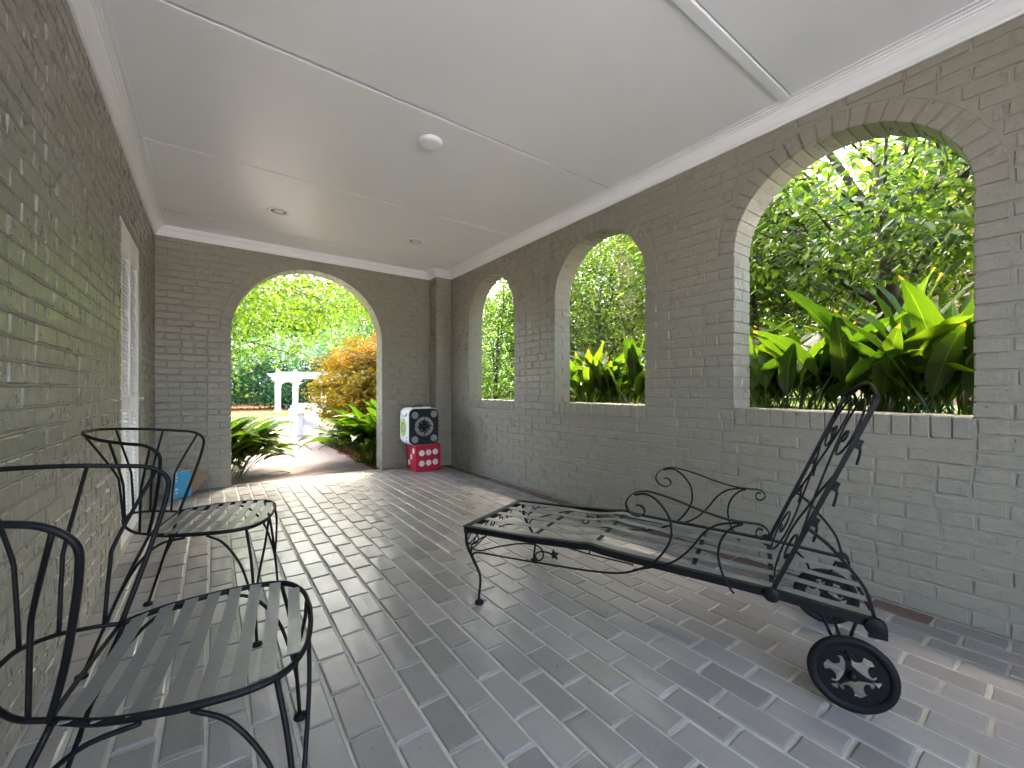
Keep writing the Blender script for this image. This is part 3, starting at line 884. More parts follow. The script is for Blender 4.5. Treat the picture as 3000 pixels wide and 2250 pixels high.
# ornament between the two front legs
v = MB()
for s in (0, 1):
    q = lambda P: [(.004, (CW - y) if s else y, z) for y, z in P]
    v.tube(q([(.02, .25), (.05, .262), (.12, .285), (.19, .318), (.235, .322), (.255, .30), (.24, .282), (.222, .292), (.23, .31)]), .0032, 7, 5)
    v.tube(q([(.02, .28), (.05, .31), (.09, .325), (.13, .312), (.14, .29), (.12, .28), (.105, .295)]), .0032, 7, 5)
    v.tube(q([(.02, .22), (.09, .23), (.18, .252), (.28, .262)]), .0035, 7, 5)
    poly = [(.02 * rr * math.cos(2 * PI * k / 10), .02 * rr * math.sin(2 * PI * k / 10)) for k, rr in enumerate([1, .5, .95, .42, .8, .3, .8, .42, .95, .5])]
    yc = CW - .17 if s else .17
    v.prism(poly, -.002, .002, Matrix(((0, 0, 1, .004), (1, 0, 0, yc), (0, 1, 0, .30), (0, 0, 0, 1))))
v.build('end_vine', M['iron'], chs, True)
# backrest: plane through the hinges, a = across, s = up the back
Bs = np.array([.2666, 0, .922]) / np.linalg.norm([.2666 + .12, 0, .922])
Bs = np.array([.387, 0, .922]); Bs = Bs / np.linalg.norm(Bs)
HX, HZ = 1.246, .334
def bk(P, off=0): return [(HX + s_ * Bs[0] + off * Bs[2], a_, HZ + s_ * Bs[2] - off * Bs[0]) for a_, s_ in P]
bf = MB()
for a_ in (.014, CW - .014):
    bf.bar(bk([(a_, -.005), (a_, .695)]), (0, 1, 0), .010, .013, 1)
arc = [(.014, .695), (.05, .708), (.12, .728), (.20, .745), (CW / 2, .752), (CW - .20, .745), (CW - .12, .728), (CW - .05, .708), (CW - .014, .695)]
bf.bar(bk(arc), tuple(np.array([Bs[2], 0, -Bs[0]])), .010, .006, 4)
bf.build('back_frame', M['iron'], chs)
for s in (0, 1):
    q = lambda P, off=0: bk([((CW - a_) if s else a_, b_) for a_, b_ in P], off)
    o_ = MB()
    o_.tube(q([(.165, .535), (.145, .553), (.165, .575), (.195, .56), (.20, .52), (.165, .490), (.11, .50), (.07, .545), (.068, .60), (.105, .655), (.175, .69), (.235, .665), (.258, .60), (.235, .52), (.19, .43), (.14, .342), (.085, .27), (.02, .20)]), .0036, 8, 5)
    o_.tube(q([(.018, .47), (.07, .425), (.14, .345), (.20, .262), (.245, .19), (.25, .12), (.215, .055), (.15, .02), (.085, .035), (.052, .09), (.07, .16), (.125, .185), (.165, .155), (.155, .105), (.115, .095), (.10, .12)], .006), .0036, 8, 5)
    o_.tube(q([(.018, .60), (.04, .655), (.095, .705)]), .003, 7, 4)
    o_.build('back_scroll', M['iron'], chs, True)
    a_ = CW - .014 if s else .014
    for s_ in (.27, .40, .545):
        h = MB().bar(bk([(a_, s_ + .02), (a_, s_ - .01)], .014), (0, 1, 0), .010, .012, 1)
        h.tube([p for p in bk([(a_, s_)], .018)] + [p for p in bk([(a_, s_ - .02)], .026)] + [p for p in bk([(a_, s_ - .055)], .032)], .004, 7, 4)
        h.build('hook', M['iron'], chs)
    # flat curved brace from the frame end up to the back
    MB().bar([(1.345, a_ + (-.03 if not s else .03), .566), (1.394, a_ + (-.022 if not s else .022), .525), (1.43, a_ + (-.014 if not s else .014), .481), (1.466, a_ + (-.006 if not s else .006), .434), (1.49, a_, .389), (1.508, a_, .315)], (0, 1, 0), .014, .009, 4).build('back_brace', M['iron'], chs)
    y = CW if s else 0
    My = Matrix.Translation((HX, y + (.006 if s else -.006), HZ)) @ Matrix.Rotation(R(90), 4, 'X')
    MB().lathe([(.022, -.007), (.026, 0), (.022, .007), (.008, .010)], 16, My).build('hinge_boss', M['iron'], chs, True)
    My = Matrix.Translation((1.505, y + (.006 if s else -.006), .305)) @ Matrix.Rotation(R(90), 4, 'X')
    MB().lathe([(.024, -.007), (.028, 0), (.024, .007), (.008, .010)], 16, My).box((1.49, y - .006, .268), (1.534, y + .006, .302)).build('end_boss', M['iron'], chs)
# axle and wheels
WX, WR = 1.46, .121
MB().tube([(WX, .03, WR), (WX, CW + .05, WR)], .006, 10, 1).build('axle', M['iron'], chs, True)
for y, s in ((.085, -1), (CW - .004, 1)):
    MB().tube([(1.345, y, .315), (1.385, y, .272), (1.415, y, .20), (WX, y, WR)], .005, 8, 4).tube([(1.495, y, .30), (1.475, y, .262), (1.458, y, .19), (WX, y, WR)], .005, 8, 4).build('wheel_strut', M['iron'], chs, True)
def wheel_plate(mat):
    cu = bpy.data.curves.new('wheel_plate', 'CURVE'); cu.dimensions = '2D'; cu.fill_mode = 'BOTH'; cu.extrude = .006
    def sp(P):
        s_ = cu.splines.new('POLY'); s_.points.add(len(P) - 1); s_.use_cyclic_u = True
        for p_, q_ in zip(s_.points, P): p_.co = (q_[0], q_[1], 0, 1)
    sp([(.098 * math.cos(2 * PI * k / 48), .098 * math.sin(2 * PI * k / 48)) for k in range(48)])
    cres = [(-.048, .030), (-.046, .020), (-.034, .013), (-.016, .009), (0, .0078), (.016, .009), (.034, .013), (.046, .020), (.048, .030), (.042, .039), (.036, .036), (.037, .028), (.028, .026), (.020, .030), (.015, .038), (.014, .046),
            (.020, .058), (.010, .062), (0, .066), (-.010, .062), (-.020, .058), (-.014, .046), (-.015, .038), (-.020, .030), (-.028, .026), (-.037, .028), (-.036, .036), (-.042, .039)]
    cres = catmull([(a_ * .98, b_ * .98, 0) for a_, b_ in cres], 3)
    tri = [(-.014, .072), (0, .076), (.014, .072), (.007, .062), (0, .046), (-.007, .062)]
    for k in range(3):
        a = 2 * PI * k / 3 + PI
        sp([(math.cos(a) * p_[0] - math.sin(a) * (p_[1] + .011), math.sin(a) * p_[0] + math.cos(a) * (p_[1] + .011)) for p_ in cres])
        a += PI / 3
        sp([(math.cos(a) * p_[0] - math.sin(a) * p_[1], math.sin(a) * p_[0] + math.cos(a) * p_[1]) for p_ in tri])
    ob = bpy.data.objects.new('tmp', cu); C.objects.link(ob)
    dg = bpy.context.evaluated_depsgraph_get()
    me = bpy.data.meshes.new_from_object(ob.evaluated_get(dg))
    bpy.data.objects.remove(ob)
    me.materials.clear(); me.materials.append(mat)
    return me
wp = wheel_plate(M['iron'])
ty = MB().lathe([(.094, -.009), (.110, -.010), (.118, -.008), (.1205, 0), (.118, .008), (.110, .010), (.094, .009), (.094, -.009)], 48)
tyre_me = mesh_np('tyre', ty.v, ty.f[:-2], M['rubber'], True)
for y in (.05, CW + .06):
    w_ = empty('wheel', (WX, y, WR * .96), 0, chs); w_.rotation_euler = (R(90), R(0), 0); w_.scale = (.96, .96, 1)
    put('tyre', tyre_me, w_); put('wheel_plate', wp, w_, (0, 0, 0), (0, 0, R(20)))
    MB().lathe([(.013, -.02), (.013, .02), (.006, .024)], 14).build('hub', M['iron'], w_, True)

# ---------------------------------------------------------------- dice block and target
def disc(parent, name, mat, Mx, r, h=.0018, n=26, sx=1, sy=1):
    me = MB().prism([(r * sx * math.cos(2 * PI * k / n), r * sy * math.sin(2 * PI * k / n)) for k in range(n)], -.004, h, Mx).mesh(name, mat)
    return put(name, me, parent)
DS = .33
dice = empty('dice_block', (2.013, 4.795, 0), R(-3))
tag(dice, 'red foam dice block with white dots standing on the floor', 'dice')
MB().box((0, 0, .001), (DS - .005, DS, DS), None, .005).build('body', M['red'], dice)
def face(ox, oy, oz, ux, uy, uz, nx, ny, nz):
    u = Vector((ux, uy, uz)); n = Vector((nx, ny, nz)); v_ = n.cross(u)
    m_ = Matrix((u, v_, n)).transposed().to_4x4(); m_.translation = (ox, oy, oz); return m_
for i in range(3):
    for z in (.098, .225):
        disc(dice, 'pip', M['pip'], face(.075 + i * .088, 0, z + .004 * i, 1, 0, 0, 0, -1, 0), .036)
    disc(dice, 'pip', M['pip'], face(0, .085 + i * .08, .245 - i * .078, 0, -1, 0, -1, 0, 0), .036)
for y in (.09, .24):
    for z in (.09, .24): disc(dice, 'pip', M['pip'], face(DS - .005, y, z, 0, 1, 0, 1, 0, 0), .036)
TW, TD, TH, TR = .385, .36, .45, .075
tg = empty('archery_target', (1.905, 4.76, DS + .002), R(-4))
tag(tg, 'cube shaped archery target with black face, on top of the red dice block', 'archery target')
def rrect(w, h, r, n=8, cx=0, cy=0):
    out = []
    for (x, y, a0) in ((w / 2 - r, h / 2 - r, 0), (-w / 2 + r, h / 2 - r, 90), (-w / 2 + r, -h / 2 + r, 180), (w / 2 - r, -h / 2 + r, 270)):
        for k in range(n + 1):
            a = R(a0 + 90 * k / n); out.append((cx + x + r * math.cos(a), cy + y + r * math.sin(a)))
    return out
MF = Matrix(((1, 0, 0, TW / 2), (0, 0, -1, 0), (0, 1, 0, TH / 2), (0, 0, 0, 1)))   # local xy -> face, z -> towards viewer
def loft(layers):
    V = []; F = []; n = len(layers[0][0])
    for poly, h in layers:
        V += [MF @ Vector((x, y, h)) for x, y in poly]
    for i in range(len(layers) - 1):
        for k in range(n): F.append([i * n + k, i * n + (k + 1) % n, (i + 1) * n + (k + 1) % n, (i + 1) * n + k])
    F.append(list(range(n))[::-1]); F.append([(len(layers) - 1) * n + k for k in range(n)])
    return MB().add(V, F)
loft([(rrect(TW - .03, TH - .03, TR - .01), -TD), (rrect(TW, TH, TR), -TD + .02), (rrect(TW + .006, TH + .004, TR), -TD / 2), (rrect(TW, TH, TR), -.02), (rrect(TW - .012, TH - .012, TR - .004), -.006)]).build('cover', M['foam_white'], tg)
fp = rrect(TW - .014, TH - .014, TR - .006)
rr_ = random.Random(2)
fp = [(x + (-.008 if x > TW * .4 and -.02 < y < .09 else 0) + rr_.uniform(-.001, .001), y) for x, y in fp]
loft([(fp, -.012), (fp, .0), ([(x * .97, y * .97) for x, y in fp], .006)]).build('front_face', M['foam_black'], tg)
for x in (-.115, .125):
    for y in (-.155, .14):
        disc(tg, 'corner_spot', M['foam_grey'], MF @ Matrix.Translation((x, y + (.01 if x > 0 else 0), .006)), .042)
for k in range(4):
    a0 = R(90 * k + 3); a1 = R(90 * k + 87); N_ = 14; rr_ = random.Random(40 + k)
    outer = [(.118 * math.cos(a0 + (a1 - a0) * i / N_), .118 * math.sin(a0 + (a1 - a0) * i / N_)) for i in range(N_ + 1)]
    inner = [((.072 + rr_.uniform(-.006, .014)) * math.cos(a1 - (a1 - a0) * i / N_), (.072 + rr_.uniform(-.006, .014)) * math.sin(a1 - (a1 - a0) * i / N_)) for i in range(N_ + 1)]
    put('ring_segment', MB().prism(outer + inner, .002, .0085, MF @ Matrix.Translation((.0, .0, 0))).mesh('ring_segment', M['foam_grey']), tg)
rr_ = random.Random(77); mb = MB()
for i in range(46):       # torn strips of black foam round the worn centre
    a = rr_.uniform(0, 2 * PI); d = rr_.uniform(.005, .085); L_ = rr_.uniform(.012, .035); a2 = a + rr_.uniform(-1.2, 1.2)
    x, y = d * math.cos(a), d * math.sin(a)
    mb.box((-L_ / 2, -.004, -.002), (L_ / 2, .004, .002), MF @ Matrix.Translation((x, y, .010 + rr_.uniform(-.003, .006))) @ Matrix.Rotation(a2, 4, 'Z') @ Matrix.Rotation(rr_.uniform(-.5, .5), 4, 'Y'))
mb.build('torn_foam', M['foam_black'], tg)
mb = MB()
for i in range(14):
    a = rr_.uniform(0, 2 * PI); d = rr_.uniform(.05, .105); L_ = rr_.uniform(.008, .02)
    mb.box((-L_ / 2, -.002, -.001), (L_ / 2, .002, .001), MF @ Matrix.Translation((d * math.cos(a), d * math.sin(a), .0135)) @ Matrix.Rotation(a + rr_.uniform(-1, 1), 4, 'Z'))
mb.build('frayed_thread', M['pip'], tg)
for y, L_ in ((.07, .07), (-.0, .055)):
    MB().box((TW - .07, -.011, TH / 2 + y - .006), (TW + .002, .0, TH / 2 + y + .006), None, .003).build('dent_fold', M['foam_black'], tg)
# print on the white left side
ML = face(-.0045, TD * .52, TH / 2 - .015, 0, -1, 0, -1, 0, 0)
def ring(parent, name, mat, Mx, r0, r1, h, sy=1, n=30):
    V = []; F = []
    for r_a, hh in ((r0, h - .004), (r0, h), (r1, h), (r1, h - .004)):
        for k in range(n): V.append(Mx @ Vector((r_a * math.cos(2 * PI * k / n), sy * r_a * math.sin(2 * PI * k / n), hh)))
    for i in range(3):
        for k in range(n): F.append([i * n + k, i * n + (k + 1) % n, (i + 1) * n + (k + 1) % n, (i + 1) * n + k])
    return put(name, mesh_np(name, V, F, mat), parent)
ring(tg, 'printed_ring', M['lime'], ML, .062, .105, .003, 1.12)
ring(tg, 'printed_ring', M['greyblue'], ML, .040, .054, .003, 1.1)
disc(tg, 'printed_spot', M['lime'], ML, .024, .003, 20, 1, 1.4)
mb = MB(); rr_ = random.Random(4)
for (x, y) in ((-.125, .165), (.125, .165), (-.125, -.165), (.125, -.165), (.09, .15), (.12, -.12), (0, -.075), (.01, .07)):
    mb.box((-.014, -.006, -.002), (.014, .006, .003), ML @ Matrix.Translation((x, y, 0)) @ Matrix.Rotation(rr_.uniform(-1, 1), 4, 'Z'))
mb.build('printed_mark', M['greyblue'], tg)
mb = MB()
for i in range(6):
    mb.box((-.009, -.011, -.002), (.007, .011, .003), ML @ Matrix.Translation((-.062 + i * .025, .142, 0)) @ Matrix.Rotation(.15, 4, 'Z'))
mb.build('printed_lettering', M['palegreen'], tg)
MB().tube([(.10, .16, TH - .004), (.125, .16, TH + .02), (.175, .16, TH + .036), (.21, .16, TH + .026), (.235, .16, TH - .002)], .004, 8, 6).build('carry_handle', M['rubber'], tg, True)
MB().box((.20, .02, TH - .004), (.29, .10, TH + .012), None, .004).build('cloth_tab', M['foam_white'], tg)

# ---------------------------------------------------------------- packet in the corner, cardboard
pk = empty('packet', (-.286, 4.904, 0), math.atan2(.064, .118))
tag(pk, 'small white packet with a blue front standing in the far left corner', 'packet')
PWd, PDp, PHt = .140, .20, .248
MB().box((0, 0, .001), (PWd, PDp, PHt), None, .006).build('body', M['wrap'], pk)
MB().box((.003, -.0025, .004), (PWd - .002, .004, PHt - .006), None, .0012).build('blue_front', M['blue'], pk)
mb = MB()
for (x, z, w, h) in ((.016, .228, .016, .014), (.018, .195, .016, .022), (.018, .165, .014, .020), (.018, .085, .022, .022), (.018, .052, .016, .02)):
    mb.box((x - w / 2, -.0042, z - h / 2), (x + w / 2, -.002, z + h / 2), None, .001)
mb.build('printed_lettering', M['paleprint'], pk)
disc(pk, 'printed_spot', M['coral'], face(.108, -.0035, .13, 1, 0, 0, 0, -1, 0), .012, .001, 18)
mb = MB().box((-.0015, .008, .05), (.002, .03, .115)).build('side_label', M['coral'], pk)
MB().box((-.0018, .010, .118), (.002, .024, .14)).build('side_mark', M['greyblue'], pk)
mb = MB(); Vv = [(-.165, 4.995, .003), (-.02, 5.172, .145), (-.20, 5.172, .262), (-.345, 5.0, .125)]
nn = (Vector(Vv[1]) - Vector(Vv[0])).cross(Vector(Vv[2]) - Vector(Vv[0])).normalized() * .004
mb.add(Vv + [tuple(Vector(p_) + nn) for p_ in Vv], [[0, 1, 2, 3], [7, 6, 5, 4], [0, 4, 5, 1], [1, 5, 6, 2], [2, 6, 7, 3], [3, 7, 4, 0]])
tag(mb.build('cardboard_sheet', M['card']), 'brown cardboard piece leaning on the end wall behind the blue packet', 'cardboard')

# ---------------------------------------------------------------- garden ground
def smooth(a): a = np.clip(a, 0, 1); return a * a * (3 - 2 * a)
def gz(x, y):
    x = np.asarray(x, float); y = np.asarray(y, float)
    yy = np.maximum(y - 5.42, 0)
    x1 = 2.78 + yy * .55
    rise = smooth((x - 2.62) / (x1 - 2.62))
    z = -.06 + .80 * rise * (1 - smooth((y - 5.6) / 3.2))
    z = z + .02 * np.sin(x * 1.7 + y) * np.clip((np.abs(x - 1) - 1.5) / 3, 0, 1)
    return z
gx = np.unique(np.concatenate([np.linspace(-60, -4, 15), np.linspace(-4, 2.6, 20), [2.62, 2.66, 2.7, 2.74, 2.78], np.linspace(2.8, 8, 40), np.linspace(8, 80, 24)]))
gy = np.unique(np.concatenate([np.linspace(-60, -4, 15), np.linspace(-4, 5.3, 24), [5.42], np.linspace(5.5, 10, 30), np.linspace(10, 30, 30), np.linspace(30, 120, 12)]))
GX, GY = np.meshgrid(gx, gy)
V = np.stack([GX, GY, gz(GX, GY)], -1).reshape(-1, 3)
nx_, ny_ = len(gx), len(gy)
I = np.arange((nx_ * ny_)).reshape(ny_, nx_)
F = np.stack([I[:-1, :-1], I[:-1, 1:], I[1:, 1:], I[1:, :-1]], -1).reshape(-1, 4)
g_ = put('ground', mesh_np('ground', V, F, M['soil'], True)); tag(g_, kind='structure')
# lawn behind the patio and beyond the bed
def sheet(name, x0, x1, y0, y1, mat, dz=.012, nx=24, ny=24, wob=.0):
    a, b = np.meshgrid(np.linspace(x0, x1, nx), np.linspace(y0, y1, ny))
    V = np.stack([a, b, gz(a, b) + dz], -1).reshape(-1, 3)
    I = np.arange(nx * ny).reshape(ny, nx)
    F = np.stack([I[:-1, :-1], I[:-1, 1:], I[1:, 1:], I[1:, :-1]], -1).reshape(-1, 4)
    o = put(name, mesh_np(name, V, F, mat, True)); tag(o, kind='structure'); return o
sheet('lawn', -8, 14, 13.6, 24, M['lawn'], .012, 40, 24)
sheet('lawn', 6.5, 40, -20, 12, M['lawn'], .014, 60, 60)
sheet('pine_straw', -8, 14, 24.1, 34, M['straw'], .014, 30, 16)
sheet('pine_straw', 1.70, 4.6, 5.5, 12.5, M['straw'], .012, 40, 60)
t = NT('pale_bounce_ground'); p = t.pos()  # unseen pale ground, added to bounce light into the porch
M['bounce'] = t.set(col=t.ramp(t.noise(p, 3, 5), [(.3, (.40, .38, .35)), (.7, (.52, .50, .46))]), rough=.85)
sheet('bounce_ground', -14, 12, -26, YN - .12, M['bounce'], .016, 30, 30)
# concrete path slabs
slabs = [(5.30, 9.0, -.45, 1.72), (9.012, 13.4, -1.2, 3.4)]
pth = empty('path', (0, 0, 0)); tag(pth, kind='structure')
for y0, y1, x0, x1 in slabs:
    MB().box((x0, y0, -.16), (x1, y1, -.03), None, .006).build('slab', M['path'], pth)
edge = MB()
for i in range(7):
    x0 = .16 + i * .2245 + .003
    MB().box((x0, 5.215, -.1), (x0 + .2185, 5.312, -.022), None, .004).build('edge_brick', M['paver_brown'], pth)

# ---------------------------------------------------------------- foliage
def leaves(name, P, D, N, size, asp, mat, parent, fold=.25, star=1, kind='stuff'):
    """P positions, D leaf directions, N normals (n,3): six-point folded leaves"""
    n = len(P)
    D = D / np.linalg.norm(D, axis=1, keepdims=True)
    S = np.cross(D, N); S /= (np.linalg.norm(S, axis=1, keepdims=True) + 1e-9)
    U = np.cross(S, D)
    sz = size * rng.uniform(.65, 1.25, (n, 1)); w = sz * asp
    if star > 1:
        rows = []
        for k in range(star):
            a = (k - (star - 1) / 2) * .62
            rows.append((D * math.cos(a) + S * math.sin(a), sz * (1 - .16 * abs(k - (star - 1) / 2))))
        Vs = []
        for d_, s_ in rows:
            sd = np.cross(d_, U)
            Vs += [P, P + d_ * s_ * .45 + sd * w, P + d_ * s_ - U * s_ * .12, P + d_ * s_ * .45 - sd * w]
        V = np.stack(Vs, 1).reshape(-1, 3)
        base = np.arange(n)[:, None] * (4 * star)
        F = np.concatenate([base + np.array([[4 * k, 4 * k + 1, 4 * k + 2, 4 * k + 3]]) for k in range(star)], 0)
    else:
        V = np.stack([P, P + D * sz * .30 + S * w * .5 + U * w * fold, P + D * sz * .68 + S * w * .42 + U * w * fold * .7 - U * sz * .04,
                      P + D * sz - U * sz * .12, P + D * sz * .68 - S * w * .42 + U * w * fold * .7 - U * sz * .04, P + D * sz * .30 - S * w * .5 + U * w * fold,
                      ], 1).reshape(-1, 3)
        base = np.arange(n)[:, None] * 6
        F = np.concatenate([base + np.array([[0, 1, 2, 3]]), base + np.array([[3, 4, 5, 0]])], 0)
    o = put(name, mesh_np(name, V, F, mat, False), parent)
    if kind: o['kind'] = kind
    return o

def tree(name, label, base, centre, rad, n_clump, per, size, asp, mat, bark='bark', trunk_r=.09, limbs=5, seed=0, cat='tree', group=None, star=1, droop=.3, csize=.32, lowcut=None, lean=(0, 0), upn=.9):
    r = np.random.default_rng(seed)
    b = np.array(base, float); c = np.array(centre, float) - b; rad = np.array(rad, float)
    root = empty(name, tuple(b)); tag(root, label, cat, group)
    # clump centres: mostly on the outer shell
    d = r.normal(size=(n_clump, 3)); d /= np.linalg.norm(d, axis=1, keepdims=True)
    k = r.uniform(.35, 1.0, (n_clump, 1)) ** .45
    K = c + d * k * rad * (1 + .12 * r.normal(size=(n_clump, 1)))
    if lowcut is not None: K = K[K[:, 2] + b[2] > lowcut]
    K = K[K[:, 2] > .12]
    cs = csize * r.uniform(.55, 1.3, (len(K), 1, 1))
    n_l = per
    off = r.normal(size=(len(K), n_l, 3)) * cs * np.array([1, 1, .62])
    P = (K[:, None, :] + off).reshape(-1, 3)
    out = (P - c) / rad; out /= (np.linalg.norm(out, axis=1, keepdims=True) + 1e-9)
    az = r.uniform(0, 2 * PI, len(P))
    D = np.stack([np.cos(az), np.sin(az), -droop + .35 * r.normal(size=len(P))], 1) + out * .6
    N = out * .5 + np.array([0, 0, upn]) + r.normal(size=P.shape) * .45
    leaves('crown', P, D, N, size, asp, M[mat], root, .25, star)
    top = c + np.array([0, 0, rad[2] * .25])
    tp = [(0, 0, -.1), (lean[0] * .4, lean[1] * .4, c[2] * .35), (lean[0] + c[0] * .4, lean[1] + c[1] * .4, c[2] * .72), tuple(top)]
    MB().tube(tp, [trunk_r * 1.25, trunk_r, trunk_r * .75, trunk_r * .3], 9, 4).build('trunk', M[bark], root, True)
    tpc = catmull(tp, 8)
    for i in range(limbs):
        s0 = tpc[int(len(tpc) * (.35 + .5 * i / max(1, limbs)))]
        e = K[r.integers(len(K))]
        mid = s0 * .5 + e * .5 + r.normal(size=3) * .10 * rad.mean() + np.array([0, 0, .1 * rad[2]])
        MB().tube([s0, mid, e], [trunk_r * .5, trunk_r * .3, trunk_r * .1], 7, 5).build('limb', M[bark], root, True)
    # twigs to the clumps, one part
    tw = MB()
    for e in K[::max(2, len(K) // 110)]:
        s0 = tpc[int(r.uniform(.4, 1) * (len(tpc) - 1))]
        s0 = s0 * .45 + e * .55
        mid = s0 * .45 + e * .55 + r.normal(size=3) * .08 * rad.mean()
        tw.tube([s0, mid, e], [trunk_r * .16, trunk_r * .1, trunk_r * .05], 4, 3, False)
    o = tw.build('twigs', M[bark], root, True); o['kind'] = 'stuff'
    return root

# outside the three arches
tree('camellia_tree', 'dark leaved camellia tree with several trunks outside the largest right arch', (5.1, 1.08, .72), (5.4, 1.25, 3.1), (1.7, 2.1, 1.45), 330, 56, .088, .46, 'camellia', trunk_r=.085, limbs=7, seed=1, lowcut=1.95, csize=.24)
tree('camellia_tree', 'slender camellia with one thin trunk behind the first, towards the middle arch', (5.4, 2.35, .72), (5.9, 2.7, 2.7), (1.2, 1.0, 1.3), 110, 50, .08, .46, 'camellia', trunk_r=.035, limbs=4, seed=2, lowcut=1.55, csize=.22)
tree('camellia_tree', 'crooked thin trunk camellia at the right edge of the largest arch', (4.6, .50, .72), (4.9, .2, 3.0), (1.0, .9, 1.2), 80, 48, .08, .46, 'camellia', trunk_r=.04, limbs=4, seed=3, lowcut=1.9, csize=.2)
tree('leafy_shrub', 'light green loose shrub seen through the middle arch', (4.75, 4.35, .72), (5.2, 4.7, 2.5), (1.3, 1.8, 2.1), 560, 60, .064, .5, 'shrub', trunk_r=.03, limbs=6, seed=4, csize=.22, cat='shrub')
tree('leafy_shrub', 'dense bright green shrub seen through the far right arch', (4.7, 7.1, .5), (5.0, 7.4, 2.1), (1.5, 2.2, 2.4), 620, 60, .064, .5, 'laurel', trunk_r=.04, limbs=5, seed=5, csize=.24, cat='shrub')
tree('leafy_shrub', 'low dark shrub filling the bed between camellia and light shrub', (6.4, 4.0, .72), (6.6, 4.1, 1.5), (1.3, 2.0, .9), 130, 46, .06, .5, 'laurel', trunk_r=.03, limbs=4, seed=6, csize=.22, cat='shrub')
tree('pine_tree', 'tall pine with reddish trunk behind the middle arch shrub', (8.2, 6.6, .72), (8.2, 6.6, 7.5), (2.2, 2.2, 1.8), 120, 60, .16, .12, 'holly', 'redbark', .2, 5, 7)
far = [((11, 9.5), (11, 9.5, 3.2), (3.0, 3.4, 3.6), 'midgreen', 'broad fresh green tree behind the far right arch shrub'),
       ((14, 6.5), (14, 6.2, 4.0), (3.2, 3.0, 3.8), 'laurel', 'tall bright tree beyond the bed, in line with the middle arch'),
       ((13.5, -1.0), (13.5, -1.2, 6.0), (3.0, 3.0, 2.6), 'laurel', 'high crowned tree rising behind the brick house'),
       ((17, 2.2), (17, 2.0, 5.4), (3.4, 3.0, 2.4), 'midgreen', 'distant high tree over the bright gap behind the camellia')]
for i, (b_, c_, r__, m_, lab) in enumerate(far):
    tree('garden_tree', lab, (b_[0], b_[1], float(gz(*b_)) ), c_, r__, 460, 60, .20, .5, m_, trunk_r=.16, limbs=5, seed=20 + i, csize=.42)

# behind the end wall arch
tree('maple_tree', 'yellow green maple spreading over the path in front of the garden', (-2.2, 11.5, -.06), (1.3, 11.2, 5.0), (4.6, 3.6, 2.7), 760, 48, .09, .55, 'yellowgreen', trunk_r=.10, limbs=4, seed=31, csize=.30, droop=.5)  # upper crown enlarged out of view to shade the path
tree('maple_tree', 'small yellow green maple reaching down beside the path on the left', (-1.4, 9.2, -.06), (-.1, 9.4, 2.5), (1.0, 1.1, 1.2), 90, 44, .075, .55, 'yellowgreen', trunk_r=.05, limbs=5, seed=32, csize=.24, droop=.6)
tree('garden_tree', 'fresh green tree standing right of the pergola', (7.2, 19.5, -.06), (6.8, 18.8, 4.4), (2.6, 2.6, 2.6), 240, 46, .13, .5, 'midgreen', trunk_r=.16, limbs=6, seed=33, csize=.40)
bl = [(-5, 29, 3.4, 5.5, 'blue green evergreen at the far left end of the garden'), (-.5, 28, 3.0, 4.6, 'blue green evergreen left of the white pergola'), (3.4, 27.5, 2.6, 3.9, 'low blue green evergreen directly behind the white pergola'),
      (7.2, 28, 3.0, 4.8, 'blue green evergreen behind the right end of the pergola'), (11.5, 28, 3.2, 5.4, 'blue green evergreen farther right of the pergola'), (16, 27, 3.4, 5.6, 'blue green evergreen at the far right end of the garden')]
for i, (x, y, rr, h, lab) in enumerate(bl):
    tree('evergreen_tree', lab, (x, y, -.06), (x, y, h * .52), (rr * .85, rr * .8, h * .52), 300, 46, .15, .5, 'holly', trunk_r=.14, limbs=4, seed=40 + i, csize=.40)
tl = [(-4, 38, 9, 'tall background tree far left above the evergreens'), (2.0, 39, 10, 'tall background tree above the middle evergreens'), (9, 38, 10.5, 'tall background tree above the right evergreens'), (16.5, 37, 10.5, 'tall background tree at the far right of the garden'), (23, 33, 10, 'tall background tree beyond the fresh green tree')]
for i, (x, y, h, lab) in enumerate(tl):
    tree('background_tree', lab, (x, y, -.06), (x, y, h * .62), (4.8, 3.6, h * .45), 380, 56, .26, .5, 'midgreen' if i % 2 else 'laurel', trunk_r=.25, limbs=5, seed=60 + i, csize=.62)
wd_n = 16000
az_ = rng.uniform(R(-35), R(62), wd_n); rd_ = rng.uniform(44, 54, wd_n)
hz_ = 15 * rng.uniform(0, 1, wd_n) * (.78 + .22 * np.sin(az_ * 17) * np.sin(az_ * 41 + 1))
P = np.stack([rd_ * np.sin(az_), rd_ * np.cos(az_), hz_], 1)
aa_ = rng.uniform(0, 2 * PI, wd_n)
o = leaves('far_woods', P, np.stack([np.cos(aa_), np.sin(aa_), rng.normal(size=wd_n) * .4 - .2], 1), np.stack([rng.normal(size=wd_n) * .5 - .4, rng.normal(size=wd_n) * .5 - .6, np.full(wd_n, .9)], 1), .95, .6, M['midgreen'], None)
tree('japanese_maple', 'low domed japanese maple with orange and yellow green leaves beside the path', (3.15, 8.5, -.06), (3.1, 8.45, .95), (1.45, 1.45, 1.22), 620, 46, .075, .10, 'maple', trunk_r=.06, limbs=6, seed=71, csize=.14, star=5, droop=.9)

